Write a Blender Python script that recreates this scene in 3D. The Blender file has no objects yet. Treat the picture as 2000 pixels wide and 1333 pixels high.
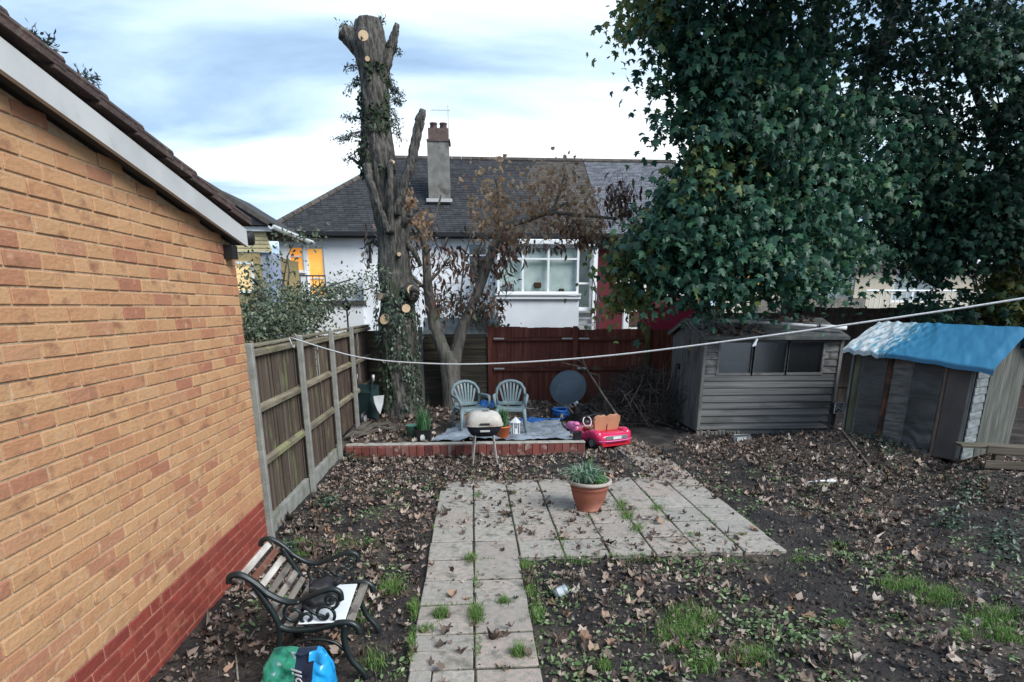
import bpy, math, random
import numpy as np
from mathutils import Vector, Matrix, noise as mnoise
R = math.radians
rng = np.random.default_rng(11)
random.seed(11)
sc = bpy.context.scene
col = sc.collection

# ---------------------------------------------------------------- camera
CAM_H, CAM_PITCH, CAM_YAW, FOCAL_PX, PPY = 2.057, .2706, .0656, 1153., 919.
cam_d = bpy.data.cameras.new('camera'); cam = bpy.data.objects.new('camera', cam_d); col.objects.link(cam)
cam.location = (0, 0, CAM_H)
cam.rotation_euler = (math.pi/2 - CAM_PITCH, 0, -CAM_YAW)
cam_d.sensor_fit = 'HORIZONTAL'; cam_d.sensor_width = 36.0
cam_d.lens = FOCAL_PX/2000*36.0
cam_d.shift_y = (PPY - 666.5)/2000
cam_d.clip_start = .05; cam_d.clip_end = 3000
sc.camera = cam

# ---------------------------------------------------------------- sky and sun
SUN_AZ, SUN_EL = R(132), R(42)         # azimuth from +Y towards +X; broad fill added from behind the right shoulder
BRK_AZ, BRK_EL = R(14), R(30)          # the bright break in the cloud over the bungalow
w = bpy.data.worlds.new('World'); sc.world = w; w.use_nodes = True
nt = w.node_tree; N = nt.nodes; L = nt.links; N.clear()
out = N.new('ShaderNodeOutputWorld'); bg = N.new('ShaderNodeBackground'); bg.inputs[1].default_value = .10
L.new(bg.outputs[0], out.inputs[0])
sky = N.new('ShaderNodeTexSky'); sky.sky_type = 'NISHITA'; sky.sun_disc = False
sky.sun_elevation = SUN_EL; sky.sun_rotation = SUN_AZ; sky.air_density = 1.2; sky.dust_density = 1.5; sky.ozone_density = 2.0
tc = N.new('ShaderNodeTexCoord')
def vmath(op, a=None, b=None, va=None, vb=None):
    n = N.new('ShaderNodeVectorMath'); n.operation = op
    if a is not None: L.new(a, n.inputs[0])
    if b is not None: L.new(b, n.inputs[1])
    if va is not None: n.inputs[0].default_value = va
    if vb is not None: n.inputs[1].default_value = vb
    return n
def fmath(op, a, b=None, vb=None, clamp=False):
    n = N.new('ShaderNodeMath'); n.operation = op; n.use_clamp = clamp
    L.new(a, n.inputs[0])
    if b is not None: L.new(b, n.inputs[1])
    if vb is not None: n.inputs[1].default_value = vb
    return n.outputs[0]
sep = N.new('ShaderNodeSeparateXYZ'); L.new(tc.outputs['Generated'], sep.inputs[0])
zz = fmath('ADD', fmath('MAXIMUM', sep.outputs[2], vb=0.0), vb=.22)
cx = fmath('DIVIDE', sep.outputs[0], zz); cy = fmath('DIVIDE', sep.outputs[1], zz)
cmb = N.new('ShaderNodeCombineXYZ'); L.new(cx, cmb.inputs[0]); L.new(cy, cmb.inputs[1])
mp = N.new('ShaderNodeMapping'); L.new(cmb.outputs[0], mp.inputs[0])
mp.inputs['Rotation'].default_value = (0, 0, R(-14)); mp.inputs['Scale'].default_value = (.7, 1.7, 1); mp.inputs['Location'].default_value = (3.6, 1.15, 0)
ns = N.new('ShaderNodeTexNoise'); ns.inputs['Scale'].default_value = 1.15; ns.inputs['Detail'].default_value = 7; ns.inputs['Roughness'].default_value = .5
ns.inputs['Distortion'].default_value = .35
L.new(mp.outputs[0], ns.inputs['Vector'])
# the cloud deck is thinner and whiter around the break
sd = vmath('DOT_PRODUCT', tc.outputs['Generated'], vb=(math.sin(BRK_AZ)*math.cos(BRK_EL), math.cos(BRK_AZ)*math.cos(BRK_EL), math.sin(BRK_EL)))
mr = N.new('ShaderNodeMapRange'); L.new(sd.outputs['Value'], mr.inputs[0])
mr.inputs[1].default_value = .55; mr.inputs[2].default_value = .98; mr.inputs[3].default_value = -.06; mr.inputs[4].default_value = .11
val = fmath('ADD', ns.outputs['Fac'], mr.outputs[0])
cr = N.new('ShaderNodeValToRGB'); L.new(val, cr.inputs[0])
e = cr.color_ramp.elements
e[0].position = .38; e[0].color = (.20, .30, .45, 1)
e[1].position = .76; e[1].color = (1.0, 1.0, 1.0, 1)
for p, c in ((.46, (.33, .47, .64)), (.53, (.50, .65, .79)), (.61, (.72, .82, .90))):
    q = e.new(p); q.color = (*c, 1)
sca = vmath('SCALE', cr.outputs[0]); sca.inputs[3].default_value = 5.3
mx = N.new('ShaderNodeMix'); mx.data_type = 'RGBA'; mx.inputs[0].default_value = .88
L.new(sky.outputs[0], mx.inputs[6]); L.new(sca.outputs[0], mx.inputs[7]); L.new(mx.outputs[2], bg.inputs[0])

sun_fill_d = bpy.data.lights.new('sun_fill', 'SUN'); sun_fill = bpy.data.objects.new('sun_fill', sun_fill_d); col.objects.link(sun_fill)
sun_fill_d.energy = 1.5; sun_fill_d.angle = R(32); sun_fill_d.color = (1, .985, .96)
sun_fill.rotation_euler = Vector((-math.sin(SUN_AZ)*math.cos(SUN_EL), -math.cos(SUN_AZ)*math.cos(SUN_EL), -math.sin(SUN_EL))).to_track_quat('-Z', 'Y').to_euler()
sun_fill.location = (12, -10, 14)

vs = sc.view_settings; vs.view_transform = 'Standard'; vs.look = 'None'; vs.gamma = 1; vs.exposure = 1.5; vs.use_curve_mapping = False
sc.render.engine = 'CYCLES'; sc.cycles.max_bounces = 6; sc.cycles.diffuse_bounces = 3; sc.cycles.transparent_max_bounces = 8
sc.cycles.use_denoising = True

# ---------------------------------------------------------------- helpers
_f = Vector((math.sin(CAM_YAW)*math.cos(CAM_PITCH), math.cos(CAM_YAW)*math.cos(CAM_PITCH), -math.sin(CAM_PITCH)))
_r = Vector((math.cos(CAM_YAW), -math.sin(CAM_YAW), 0)); _u = _r.cross(_f)
def _ray(x, y): return _f + _r*((x-1000)/FOCAL_PX) + _u*((PPY-y)/FOCAL_PX)
def at(x, y, Y):                       # sighting of the survey photo at a known distance Y down the garden
    d = _ray(x, y); return Vector((0, 0, CAM_H)) + d*(Y/d.y)
def on(x, y, z=0.):                    # sighting at a known height
    d = _ray(x, y); return Vector((0, 0, CAM_H)) + d*((z-CAM_H)/d.z)

def lin(c):                            # sRGB 0-255 -> linear
    return tuple(((v/255)/12.92 if v/255 <= .04045 else ((v/255+.055)/1.055)**2.4) for v in c)

def link(o): col.objects.link(o); return o
def tag(o, label=None, cat=None, group=None, kind=None):
    if label: o['label'] = label
    if cat: o['category'] = cat
    if group: o['group'] = group
    if kind: o['kind'] = kind
    return o
def thing(name, loc, label, cat, rz=0, group=None):
    o = bpy.data.objects.new(name, None); o.empty_display_size = .1
    o.location = loc; o.rotation_euler = (0, 0, rz); link(o)
    return tag(o, label, cat, group)
def inst(name, mesh, parent=None, loc=(0, 0, 0), rot=(0, 0, 0), scale=(1, 1, 1)):
    o = bpy.data.objects.new(name, mesh); o.location = loc; o.rotation_euler = rot; o.scale = scale
    if parent: o.parent = parent
    return link(o)

class MB:
    def __init__(s): s.v = []; s.f = []
    def add(s, vs, fs):
        b = len(s.v); s.v.extend([tuple(v) for v in vs]); s.f.extend([tuple(b+i for i in f) for f in fs]); return s
    def box(s, c, d, rot=None, b=0.0):
        hx, hy, hz = d[0]/2, d[1]/2, d[2]/2
        if b <= 0:
            vs = [(x, y, z) for x in (-hx, hx) for y in (-hy, hy) for z in (-hz, hz)]
            fs = [(0, 1, 3, 2), (4, 6, 7, 5), (0, 4, 5, 1), (2, 3, 7, 6), (0, 2, 6, 4), (1, 5, 7, 3)]
        else:
            vs = []; fs = []
            idx = {}
            for sx in (-1, 1):
                for sy in (-1, 1):
                    for sz in (-1, 1):
                        for a in range(3):
                            p = [sx*(hx-b), sy*(hy-b), sz*(hz-b)]; p[a] = (sx, sy, sz)[a]*(hx, hy, hz)[a]
                            idx[(sx, sy, sz, a)] = len(vs); vs.append(tuple(p))
            g = lambda x, y, z, a: idx[(x, y, z, a)]
            for q in (-1, 1):
                fs.append((g(q, -1, -1, 0), g(q, 1, -1, 0), g(q, 1, 1, 0), g(q, -1, 1, 0))[::q])
                fs.append((g(-1, q, -1, 1), g(-1, q, 1, 1), g(1, q, 1, 1), g(1, q, -1, 1))[::q])
                fs.append((g(-1, -1, q, 2), g(1, -1, q, 2), g(1, 1, q, 2), g(-1, 1, q, 2))[::q])
            for p in (-1, 1):
                for q in (-1, 1):
                    fs.append((g(p, q, -1, 0), g(p, q, -1, 1), g(p, q, 1, 1), g(p, q, 1, 0)))
                    fs.append((g(p, -1, q, 0), g(p, -1, q, 2), g(p, 1, q, 2), g(p, 1, q, 0)))
                    fs.append((g(-1, p, q, 1), g(-1, p, q, 2), g(1, p, q, 2), g(1, p, q, 1)))
                    for r in (-1, 1): fs.append((g(p, q, r, 0), g(p, q, r, 1), g(p, q, r, 2)))
        M_ = rot if rot is not None else Matrix.Identity(3)
        c = Vector(c)
        return s.add([c + M_ @ Vector(v) for v in vs], fs)
    def bar(s, a, b_, wd, ht, b=0.0, up=(0, 0, 1)):
        a = Vector(a); b_ = Vector(b_); d = (b_-a); ln = d.length; d.normalize()
        u = Vector(up)
        if abs(d.dot(u)) > .98: u = Vector((0, 1, 0))
        sx = d.cross(u).normalized(); uz = sx.cross(d)
        m = Matrix((d, -sx, uz)).transposed()
        return s.box((a+b_)/2, (ln, wd, ht), m, b)
    def tube(s, pts, r, n=8, caps=True, wob=0.0):
        pts = [Vector(p) for p in pts]; k = len(pts)
        rs = [r]*k if isinstance(r, (int, float)) else list(r)
        t0 = (pts[1]-pts[0]).normalized()
        u = t0.orthogonal().normalized(); base = len(s.v); vs = []; fs = []
        for i, p in enumerate(pts):
            t = (pts[min(i+1, k-1)]-pts[max(i-1, 0)]).normalized()
            u = (u - t*u.dot(t))
            u = u.normalized() if u.length > 1e-6 else t.orthogonal().normalized()
            vv = t.cross(u)
            for j in range(n):
                a = 2*math.pi*j/n; rr = rs[i]
                if wob: rr *= 1 + wob*mnoise.noise(Vector((math.cos(a)*2.2+p.x*3, math.sin(a)*2.2+p.y*3, p.z*1.6)))+ wob*.6*mnoise.noise(Vector((math.cos(a)*6, math.sin(a)*6, p.z*.9))) + wob*.45*mnoise.noise(Vector((math.cos(a)*15+p.x, math.sin(a)*15, p.z*2.5))) + wob*.25*mnoise.noise(Vector((math.cos(a)*7, math.sin(a)*7, p.z*14)))
                vs.append(p + (u*math.cos(a)+vv*math.sin(a))*rr)
        for i in range(k-1):
            for j in range(n):
                a = i*n+j; b = i*n+(j+1) % n; fs.append((a, b, b+n, a+n))
        if caps: fs.append(tuple(range(n))[::-1]); fs.append(tuple(range((k-1)*n, k*n)))
        return s.add(vs, fs)
    def lathe(s, prof, n=24, c=(0, 0, 0), sx=1, sy=1, caps=True):
        vs = []; fs = []; k = len(prof)
        for r, z in prof:
            for j in range(n):
                a = 2*math.pi*j/n; vs.append((c[0]+r*math.cos(a)*sx, c[1]+r*math.sin(a)*sy, c[2]+z))
        for i in range(k-1):
            for j in range(n):
                a = i*n+j; b = i*n+(j+1) % n; fs.append((a, b, b+n, a+n))
        if caps: fs.append(tuple(range(n))[::-1]); fs.append(tuple(range((k-1)*n, k*n)))
        return s.add(vs, fs)
    def grid(s, fn, nu, nv):
        vs = [fn(i/(nu-1), j/(nv-1)) for j in range(nv) for i in range(nu)]
        fs = [(j*nu+i, j*nu+i+1, (j+1)*nu+i+1, (j+1)*nu+i) for j in range(nv-1) for i in range(nu-1)]
        return s.add(vs, fs)
    def prism(s, poly, d):             # polygon (list of 3D points) extruded by vector d
        n = len(poly); d = Vector(d); p = [Vector(q) for q in poly]
        vs = p + [q+d for q in p]
        fs = [tuple(range(n))[::-1], tuple(range(n, 2*n))] + [(i, (i+1) % n, n+(i+1) % n, n+i) for i in range(n)]
        return s.add(vs, fs)
    def disc(s, c, nrm, r, n=14, th=.004, sx=1.0):
        nrm = Vector(nrm).normalized(); u = nrm.orthogonal().normalized(); v = nrm.cross(u); c = Vector(c)
        return s.prism([c+u*math.cos(2*math.pi*i/n)*r*sx+v*math.sin(2*math.pi*i/n)*r for i in range(n)], nrm*th)
    def mesh(s, name, mat, smooth=False):
        me = bpy.data.meshes.new(name); me.from_pydata(s.v, [], s.f)
        import bmesh
        bm = bmesh.new(); bm.from_mesh(me); bmesh.ops.recalc_face_normals(bm, faces=bm.faces); bm.to_mesh(me); bm.free()
        if smooth: me.polygons.foreach_set('use_smooth', [True]*len(me.polygons))
        if mat: me.materials.append(mat)
        return me
    def build(s, name, mat, parent=None, smooth=False, loc=(0, 0, 0)):
        return inst(name, s.mesh(name, mat, smooth), parent, loc)

def np_mesh(name, V, Fs, mat, smooth=False):
    """V (n,3); Fs (m,k) same-size faces"""
    me = bpy.data.meshes.new(name); n, m, k = len(V), len(Fs), Fs.shape[1]
    me.vertices.add(n); me.vertices.foreach_set('co', V.astype(np.float32).ravel())
    me.loops.add(m*k); me.loops.foreach_set('vertex_index', Fs.astype(np.int32).ravel())
    me.polygons.add(m); me.polygons.foreach_set('loop_start', np.arange(0, m*k, k, dtype=np.int32))
    if smooth: me.polygons.foreach_set('use_smooth', np.ones(m, bool))
    me.update(calc_edges=True); me.validate()
    if mat: me.materials.append(mat)
    return me
def unit(a): return a/np.maximum(np.linalg.norm(a, axis=1, keepdims=True), 1e-9)
def scatter(name, P, nrm, size, shape, mat, spin=None, tilt=.0, smooth=False):
    """one mesh holding many small leaves: P (n,3) places, nrm (n,3) leaf normals, shape = (verts, tris), 'spin' direction of the tip"""
    SV, SF = shape; n = len(P)
    nrm = unit(nrm + rng.normal(0, max(tilt, 1e-6), (n, 3)))
    t = rng.normal(0, 1, (n, 3)) if spin is None else spin + rng.normal(0, .35, (n, 3))
    t = unit(t - nrm*(t*nrm).sum(1, keepdims=True)); b = np.cross(nrm, t)
    size = np.broadcast_to(np.asarray(size, float).reshape(-1, 1, 1), (n, 1, 1)) if np.ndim(size) else np.full((n, 1, 1), size)
    curl = rng.uniform(.3, 1.8, (n, 1, 1))
    V = P[:, None, :] + size*(SV[None, :, 0:1]*b[:, None, :] + SV[None, :, 1:2]*t[:, None, :] + SV[None, :, 2:3]*curl*nrm[:, None, :])
    Fs = SF[None] + (np.arange(n)*len(SV))[:, None, None]
    return np_mesh(name, V.reshape(-1, 3), Fs.reshape(-1, 3), mat, smooth)

def fan(out, c=(0, .4, 0)):
    v = np.array([c]+out, float); n = len(out)
    return v, np.array([(0, i+1, (i+1) % n+1) for i in range(n)])
MAPLE = fan([(0, 0, 0), (.26, .02, -.03), (.44, .16, -.12), (.27, .30, -.02), (.56, .56, -.16), (.30, .58, -.04), (.20, .66, 0), (.15, .82, -.05), (0, 1.05, -.16),
             (-.15, .82, -.05), (-.20, .66, 0), (-.30, .58, -.04), (-.56, .56, -.16), (-.27, .30, -.02), (-.44, .16, -.12), (-.26, .02, -.03)], (0, .38, .05))
MAPLES = [(np.stack([MAPLE[0][:, 0]*a, MAPLE[0][:, 1], MAPLE[0][:, 2]*b+c*np.abs(MAPLE[0][:, 0])], 1), MAPLE[1]) for a, b, c in ((1, 1, 0), (.78, 1.6, .45), (1.12, .6, -.35))]
DRY = fan([(0, 0, 0), (.30, .05, .10), (.42, .30, .22), (.28, .38, .04), (.50, .70, .28), (.18, .72, .06), (0, 1.0, .30), (-.2, .74, .03), (-.46, .62, .24), (-.25, .36, .02), (-.40, .2, .2)], (0, .4, -.05))
DRY2 = fan([(0, 0, 0), (.22, .10, .30), (.30, .40, .46), (.24, .72, .40), (.05, 1.0, .18), (-.10, .80, .06), (-.26, .66, .34), (-.34, .34, .42), (-.2, .1, .22)], (0, .45, -.04))
DRY3 = fan([(0, 0, 0), (.16, .15, .26), (.13, .5, .42), (.2, .85, .30), (.02, 1.05, .05), (-.14, .8, .22), (-.10, .45, .40), (-.18, .18, .2)], (0, .5, -.02))
def crumpled(k):
    g_ = np.random.default_rng(100+k); v, f = DRY; vv = v.copy(); vv[:, :2] += g_.normal(0, .07, (len(v), 2)); vv[:, 2] = vv[:, 2]*g_.uniform(.3, 1.6)+g_.normal(0, .13, len(v)); vv[:, 0] *= g_.uniform(.55, 1.1); return vv, f
CRUMP = [crumpled(k) for k in range(8)]
OVAL = fan([(0, 0, 0), (.2, .22, .04), (.26, .5, .05), (.16, .8, 0), (0, 1, -.08), (-.16, .8, 0), (-.26, .5, .05), (-.2, .22, .04)], (0, .5, -.02))
LANCE = fan([(0, 0, 0), (.13, .25, .05), (.15, .55, .03), (0, 1, -.2), (-.15, .55, .03), (-.13, .25, .05)], (0, .45, -.05))
BIT = fan([(0, 0, 0), (.4, .1, .06), (.3, .7, .1), (-.1, .9, .02), (-.35, .4, .12)], (0, .4, 0))
NEEDLE = (np.array([(-.03, 0, 0), (.03, 0, 0), (0, 1, 0)], float), np.array([(0, 1, 2)]))
def blades(name, P, h, lean, wd, mat):
    n = len(P); a = rng.uniform(0, 2*np.pi, n); d = np.stack([np.cos(a), np.sin(a), np.zeros(n)], 1); s = np.stack([-np.sin(a), np.cos(a), np.zeros(n)], 1)
    h = np.broadcast_to(h, (n,))[:, None]; ln = lean*rng.uniform(.2, 1.3, n)[:, None]
    w_ = wd*rng.uniform(.7, 1.3, n)[:, None]; up = np.array([[0, 0, 1.]])
    m = P + up*h*.6 + d*h*ln*.4; t = P + up*h*.95*(1-.35*ln**2) + d*h*ln
    V = np.stack([P-s*w_, P+s*w_, m-s*w_*.7, m+s*w_*.7, t], 1)
    F0 = np.array([(0, 1, 3), (0, 3, 2), (2, 3, 4)])
    return np_mesh(name, V.reshape(-1, 3), (F0[None]+(np.arange(n)*5)[:, None, None]).reshape(-1, 3), mat)

# ---------------------------------------------------------------- materials
def M(name, c, c2=None, scale=6., rough=.8, bump=.25, bscale=40., rnd=None, ramp=None, stretch=(1, 1, 1), contrast=(.35, .65), spec=.3, metal=0., var=.0,
      c3=None, s3=2., t3=(.55, .7), trans=0., coat=0., det=5, bdist=.01):
    m = bpy.data.materials.new(name); m.use_nodes = True; t = m.node_tree; n = t.nodes; l = t.links
    p = n['Principled BSDF']; p.inputs['Roughness'].default_value = rough; p.inputs['Metallic'].default_value = metal
    p.inputs['Specular IOR Level'].default_value = spec; p.inputs['Coat Weight'].default_value = coat
    tcn = n.new('ShaderNodeTexCoord'); vec = tcn.outputs['Object']
    r = None
    if rnd == 'obj': r = n.new('ShaderNodeObjectInfo').outputs['Random']
    if rnd == 'island': r = n.new('ShaderNodeNewGeometry').outputs['Random Per Island']
    if r is not None:
        q = n.new('ShaderNodeMath'); q.operation = 'MULTIPLY'; q.inputs[1].default_value = 83.; l.new(r, q.inputs[0])
        a = n.new('ShaderNodeVectorMath'); a.operation = 'ADD'; l.new(vec, a.inputs[0]); l.new(q.outputs[0], a.inputs[1]); vec = a.outputs[0]
    mpn = n.new('ShaderNodeMapping'); mpn.inputs['Scale'].default_value = stretch; l.new(vec, mpn.inputs[0]); vec2 = mpn.outputs[0]
    def noise(sc_, v, d=det):
        k = n.new('ShaderNodeTexNoise'); k.inputs['Scale'].default_value = sc_; k.inputs['Detail'].default_value = d; l.new(v, k.inputs['Vector']); return k.outputs['Fac']
    def ramp_n(f, els):
        k = n.new('ShaderNodeValToRGB'); l.new(f, k.inputs[0]); ee = k.color_ramp.elements
        ee[0].position = els[0][0]; ee[0].color = (*els[0][1], 1); ee[1].position = els[-1][0]; ee[1].color = (*els[-1][1], 1)
        for po, cc in els[1:-1]: x = ee.new(po); x.color = (*cc, 1)
        return k.outputs[0]
    def mix(f, a, b, mode='MIX'):
        k = n.new('ShaderNodeMix'); k.data_type = 'RGBA'; k.blend_type = mode
        for sck, x in ((0, f), (6, a), (7, b)):
            if isinstance(x, (int, float)): k.inputs[sck].default_value = x
            elif isinstance(x, tuple): k.inputs[sck].default_value = (*x, 1)
            else: l.new(x, k.inputs[sck])
        return k.outputs[2]
    base = ramp_n(r, ramp) if (ramp and r is not None) else c
    if c2 is not None:
        f = ramp_n(noise(scale, vec2), [(contrast[0], (0, 0, 0)), (contrast[1], (1, 1, 1))]); base = mix(f, base, c2)
    if c3 is not None:
        f = ramp_n(noise(s3, vec), [(t3[0], (0, 0, 0)), (t3[1], (1, 1, 1))]); base = mix(f, base, c3)
    if var and r is not None:
        g = ramp_n(r, [(0, (1-var,)*3), (1, (1+var,)*3)]); base = mix(1.0, base, g, 'MULTIPLY')
    if isinstance(base, tuple): p.inputs['Base Color'].default_value = (*base, 1)
    else: l.new(base, p.inputs['Base Color'])
    if bump:
        b = n.new('ShaderNodeBump'); b.inputs['Strength'].default_value = bump; b.inputs['Distance'].default_value = bdist
        l.new(noise(bscale, vec2), b.inputs['Height']); l.new(b.outputs[0], p.inputs['Normal'])
    if trans:
        tr = n.new('ShaderNodeBsdfTranslucent'); ms = n.new('ShaderNodeMixShader'); ms.inputs[0].default_value = trans
        if isinstance(base, tuple): tr.inputs[0].default_value = (*base, 1)
        else: l.new(base, tr.inputs[0])
        l.new(p.outputs[0], ms.inputs[1]); l.new(tr.outputs[0], ms.inputs[2]); l.new(ms.outputs[0], n['Material Output'].inputs[0])
    return m
def glass_mat(name, tint=(.9, .95, 1), alpha=.6, rough=.05):
    m = bpy.data.materials.new(name); m.use_nodes = True; t = m.node_tree; n = t.nodes; l = t.links; n.remove(n['Principled BSDF'])
    g = n.new('ShaderNodeBsdfGlossy'); g.inputs['Roughness'].default_value = rough; g.inputs[0].default_value = (.9, .95, 1, 1)
    tr = n.new('ShaderNodeBsdfTransparent'); tr.inputs[0].default_value = (*tint, 1)
    fr = n.new('ShaderNodeLayerWeight'); fr.inputs[0].default_value = .12
    ad = n.new('ShaderNodeMath'); ad.operation = 'ADD'; ad.use_clamp = True; ad.inputs[1].default_value = 1-alpha; l.new(fr.outputs['Facing'], ad.inputs[0])
    ms = n.new('ShaderNodeMixShader'); l.new(ad.outputs[0], ms.inputs[0]); l.new(tr.outputs[0], ms.inputs[1]); l.new(g.outputs[0], ms.inputs[2])
    l.new(ms.outputs[0], n['Material Output'].inputs[0]); return m
def emit_mat(name, c, c2, strength, scale=3.):
    m = bpy.data.materials.new(name); m.use_nodes = True; t = m.node_tree; n = t.nodes; l = t.links
    p = n['Principled BSDF']; k = n.new('ShaderNodeTexNoise'); k.inputs['Scale'].default_value = scale
    tcn = n.new('ShaderNodeTexCoord'); l.new(tcn.outputs['Object'], k.inputs['Vector'])
    x = n.new('ShaderNodeMix'); x.data_type = 'RGBA'; x.inputs[6].default_value = (*c, 1); x.inputs[7].default_value = (*c2, 1); l.new(k.outputs['Fac'], x.inputs[0])
    l.new(x.outputs[2], p.inputs['Base Color']); l.new(x.outputs[2], p.inputs['Emission Color']); p.inputs['Emission Strength'].default_value = strength
    return m
def fbm(x, y, s=1., o=4, seed=0.):
    v = 0; a = 1
    for i in range(o): v += a*mnoise.noise(Vector((x*s+seed, y*s-seed, seed*.7))); s *= 2; a *= .5
    return v
# ================================================================ ground, paving, raised bed
S = .3865; PX0, PY0 = .3665, 4.55          # slab pitch and the corner where path and patio meet
RIGHT_OF = PX0 + 6*S
def paved(x, y):
    if PX0-2*S-.03 < x < PX0+.03 and y < PY0: return True
    if PX0-2*S-.03 < x < RIGHT_OF+.03 and PY0-.03 < y < PY0+6*S: return True
    if PX0+4.6*S < x < RIGHT_OF-.05 and PY0+6*S <= y < 8.75: return True
    return False
def gz(x, y):
    z = .022*fbm(x, y, 1.1, 4) + .020*fbm(x, y, 6, 3, 3.)
    z += .30*math.exp(-((x-5.15)/1.15)**2-((y-7.75)/.85)**2) + .16*math.exp(-((x-6.6)/1.0)**2-((y-6.3)/.7)**2)
    z += .05*math.exp(-((x-4.2)/1.2)**2-((y-6.2)/1.2)**2)*(1+1.5*fbm(x, y, 2.5, 3, 8.))
    k = 1.0
    if -.7 < x < 3.0 and y < 9: # keep slabs proud
        z = min(z, .012) if paved(x, y) else z
    if y > 11.3: z = 0.0 + .05*fbm(x, y, .4, 2)
    return z if abs(x) < 14 and y < 16 else min(z, .0)
xs = np.concatenate([[-500, -200, -80, -30, -12, -6, -3.2], np.arange(-2.2, 8.8, .07), [9.2, 10, 12, 16, 30, 80, 200, 500]])
ys = np.concatenate([[-300, -100, -30, -10, -4, -1, .2], np.arange(1.2, 11.6, .07), [12, 13, 15, 19, 25, 40, 90, 200, 600, 1500]])
V = np.array([(x, y, gz(x, y)) for y in ys for x in xs]); nx = len(xs)
Fq = np.array([(j*nx+i, j*nx+i+1, (j+1)*nx+i+1, (j+1)*nx+i) for j in range(len(ys)-1) for i in range(nx-1)])
soil = M('soil', (.046, .039, .036), (.014, .013, .014), scale=3.2, rough=.9, bump=1.0, bscale=34, c3=(.078, .064, .053), s3=1.7, t3=(.5, .66), spec=.3, det=10, bdist=.03)
g = inst('ground', np_mesh('ground', V, Fq, soil, True)); tag(g, 'dark bare garden soil with leaf litter', kind='structure')

slab_m = M('paving_concrete', (.36, .335, .30), (.26, .25, .225), scale=26, rough=.88, bump=.6, bscale=90, rnd='obj', ramp=[(0, (.33, .305, .27)), (.35, (.39, .35, .305)), (.6, (.40, .315, .27)), (.8, (.33, .285, .25)), (1, (.44, .40, .35))],
           c3=(.15, .145, .115), s3=9., t3=(.56, .72), det=9)
patio = thing('patio', (0, 0, 0), None, None); tag(patio, 'worn grey concrete slab patio and path', kind='structure')
_sm = {}
def slab_mesh(wx, wy, i):
    k = (round(wx, 3), round(wy, 3), i % 3)
    if k not in _sm:
        b = MB().box((0, 0, 0), (wx, wy, .05), b=.006)
        for q in range(len(b.v)):
            x, y, z = b.v[q]; b.v[q] = (x + .006*mnoise.noise(Vector((x*9+i, y*9, 2.))), y + .006*mnoise.noise(Vector((x*9, y*9+i, 7.))), z)
        _sm[k] = b.mesh('paving_slab', slab_m)
    return _sm[k]
jm_ = M('joint_dirt', (.030, .027, .022), (.05, .052, .03), scale=9, rough=1, bump=.6, bscale=60)
MB().add([(PX0-2*S+.01, PY0-8*S, .021), (PX0-.01, PY0-8*S, .021), (PX0-.01, PY0+.02, .021), (PX0-2*S+.01, PY0+.02, .021)], [(0, 1, 2, 3)]).add([(PX0-2*S+.01, PY0+.0205, .021), (RIGHT_OF-.01, PY0+.0205, .021), (RIGHT_OF-.01, PY0+6*S-.02, .021), (PX0-2*S+.01, PY0+6*S-.02, .021)], [(0, 1, 2, 3)]).build('joint_dirt', jm_, patio)
cnt = 0
def slab(cx_, cy_, wx=S-.014, wy=S-.020, dz=0.):
    global cnt; cnt += 1
    inst('paving_slab', slab_mesh(wx, wy, cnt), patio, (cx_+random.uniform(-.003, .003), cy_+random.uniform(-.003, .003), .007+dz+random.uniform(-.004, .005)),
         (random.uniform(-.014, .014), random.uniform(-.014, .014), random.uniform(-.014, .014)))
for j in range(-8, 0):                       # the path, two slabs wide
    y = PY0 + (j+.5)*S
    for i in (-2, -1):
        x = PX0 + (i+.5)*S
        if i == -2 and j in (-3, -4): slab(x, y+S*.27, wy=S*.46-.01); slab(x, y-S*.24, wy=S*.52-.01)
        elif i == -2 and j == -5: slab(x-S*.32, y, wx=S*.36-.01); slab(x+S*.18, y, wx=S*.64-.01)
        elif i == -1 and j == -2: slab(x, y+S*.24, wy=S*.5-.006); slab(x, y-S*.25, wy=S*.5-.006)
        else: slab(x, y)
for j in range(0, 6):
    for i in range(-2, 6):
        x = PX0+(i+.5)*S; y = PY0+(j+.5)*S
        if i == 1 and j in (3, 4, 5) : slab(x, y+S*.25, wy=S*.5-.008); slab(x, y-S*.25, wy=S*.5-.008)
        elif i == -2 and j > 4: slab(x+.03, y, wx=S*.8)
        else: slab(x, y)
for j in range(6, 11):
    slab(PX0+5.0*S+.05 - .02*(j-7), PY0+(j+.5)*S, wx=S*.92, wy=S*.9, dz=-.008); slab(PX0+5.74*S+.03 - .02*(j-7), PY0+(j+.5)*S, wx=S*.42, wy=S*.88, dz=-.010)

# raised bed at the end of the garden
def bz(x, y): return .165 + .06*max(0, (y-9.2)/2.2) + .025*fbm(x, y, 1.6, 4, 5.) + .10*math.exp(-((x-1.25)/.6)**2-((y-10.7)/.55)**2)
bx = np.arange(-1.95, 1.64, .06); by = np.concatenate([[8.21], np.arange(8.26, 11.5, .06)])
V = np.array([(x, y, bz(x, y) if (y > 8.22 and x < 1.58) else .0) for y in by for x in bx]); nx = len(bx)
Fq = np.array([(j*nx+i, j*nx+i+1, (j+1)*nx+i+1, (j+1)*nx+i) for j in range(len(by)-1) for i in range(nx-1)])
bsoil = M('bed_soil', (.075, .058, .045), (.030, .024, .021), scale=3, rough=.95, bump=1, bscale=35, c3=(.15, .135, .115), s3=1.6, t3=(.52, .66), det=9)
rb = inst('raised_bed', np_mesh('raised_bed', V, Fq, bsoil, True)); tag(rb, 'raised soil bed behind the red edging', kind='structure')

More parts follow.
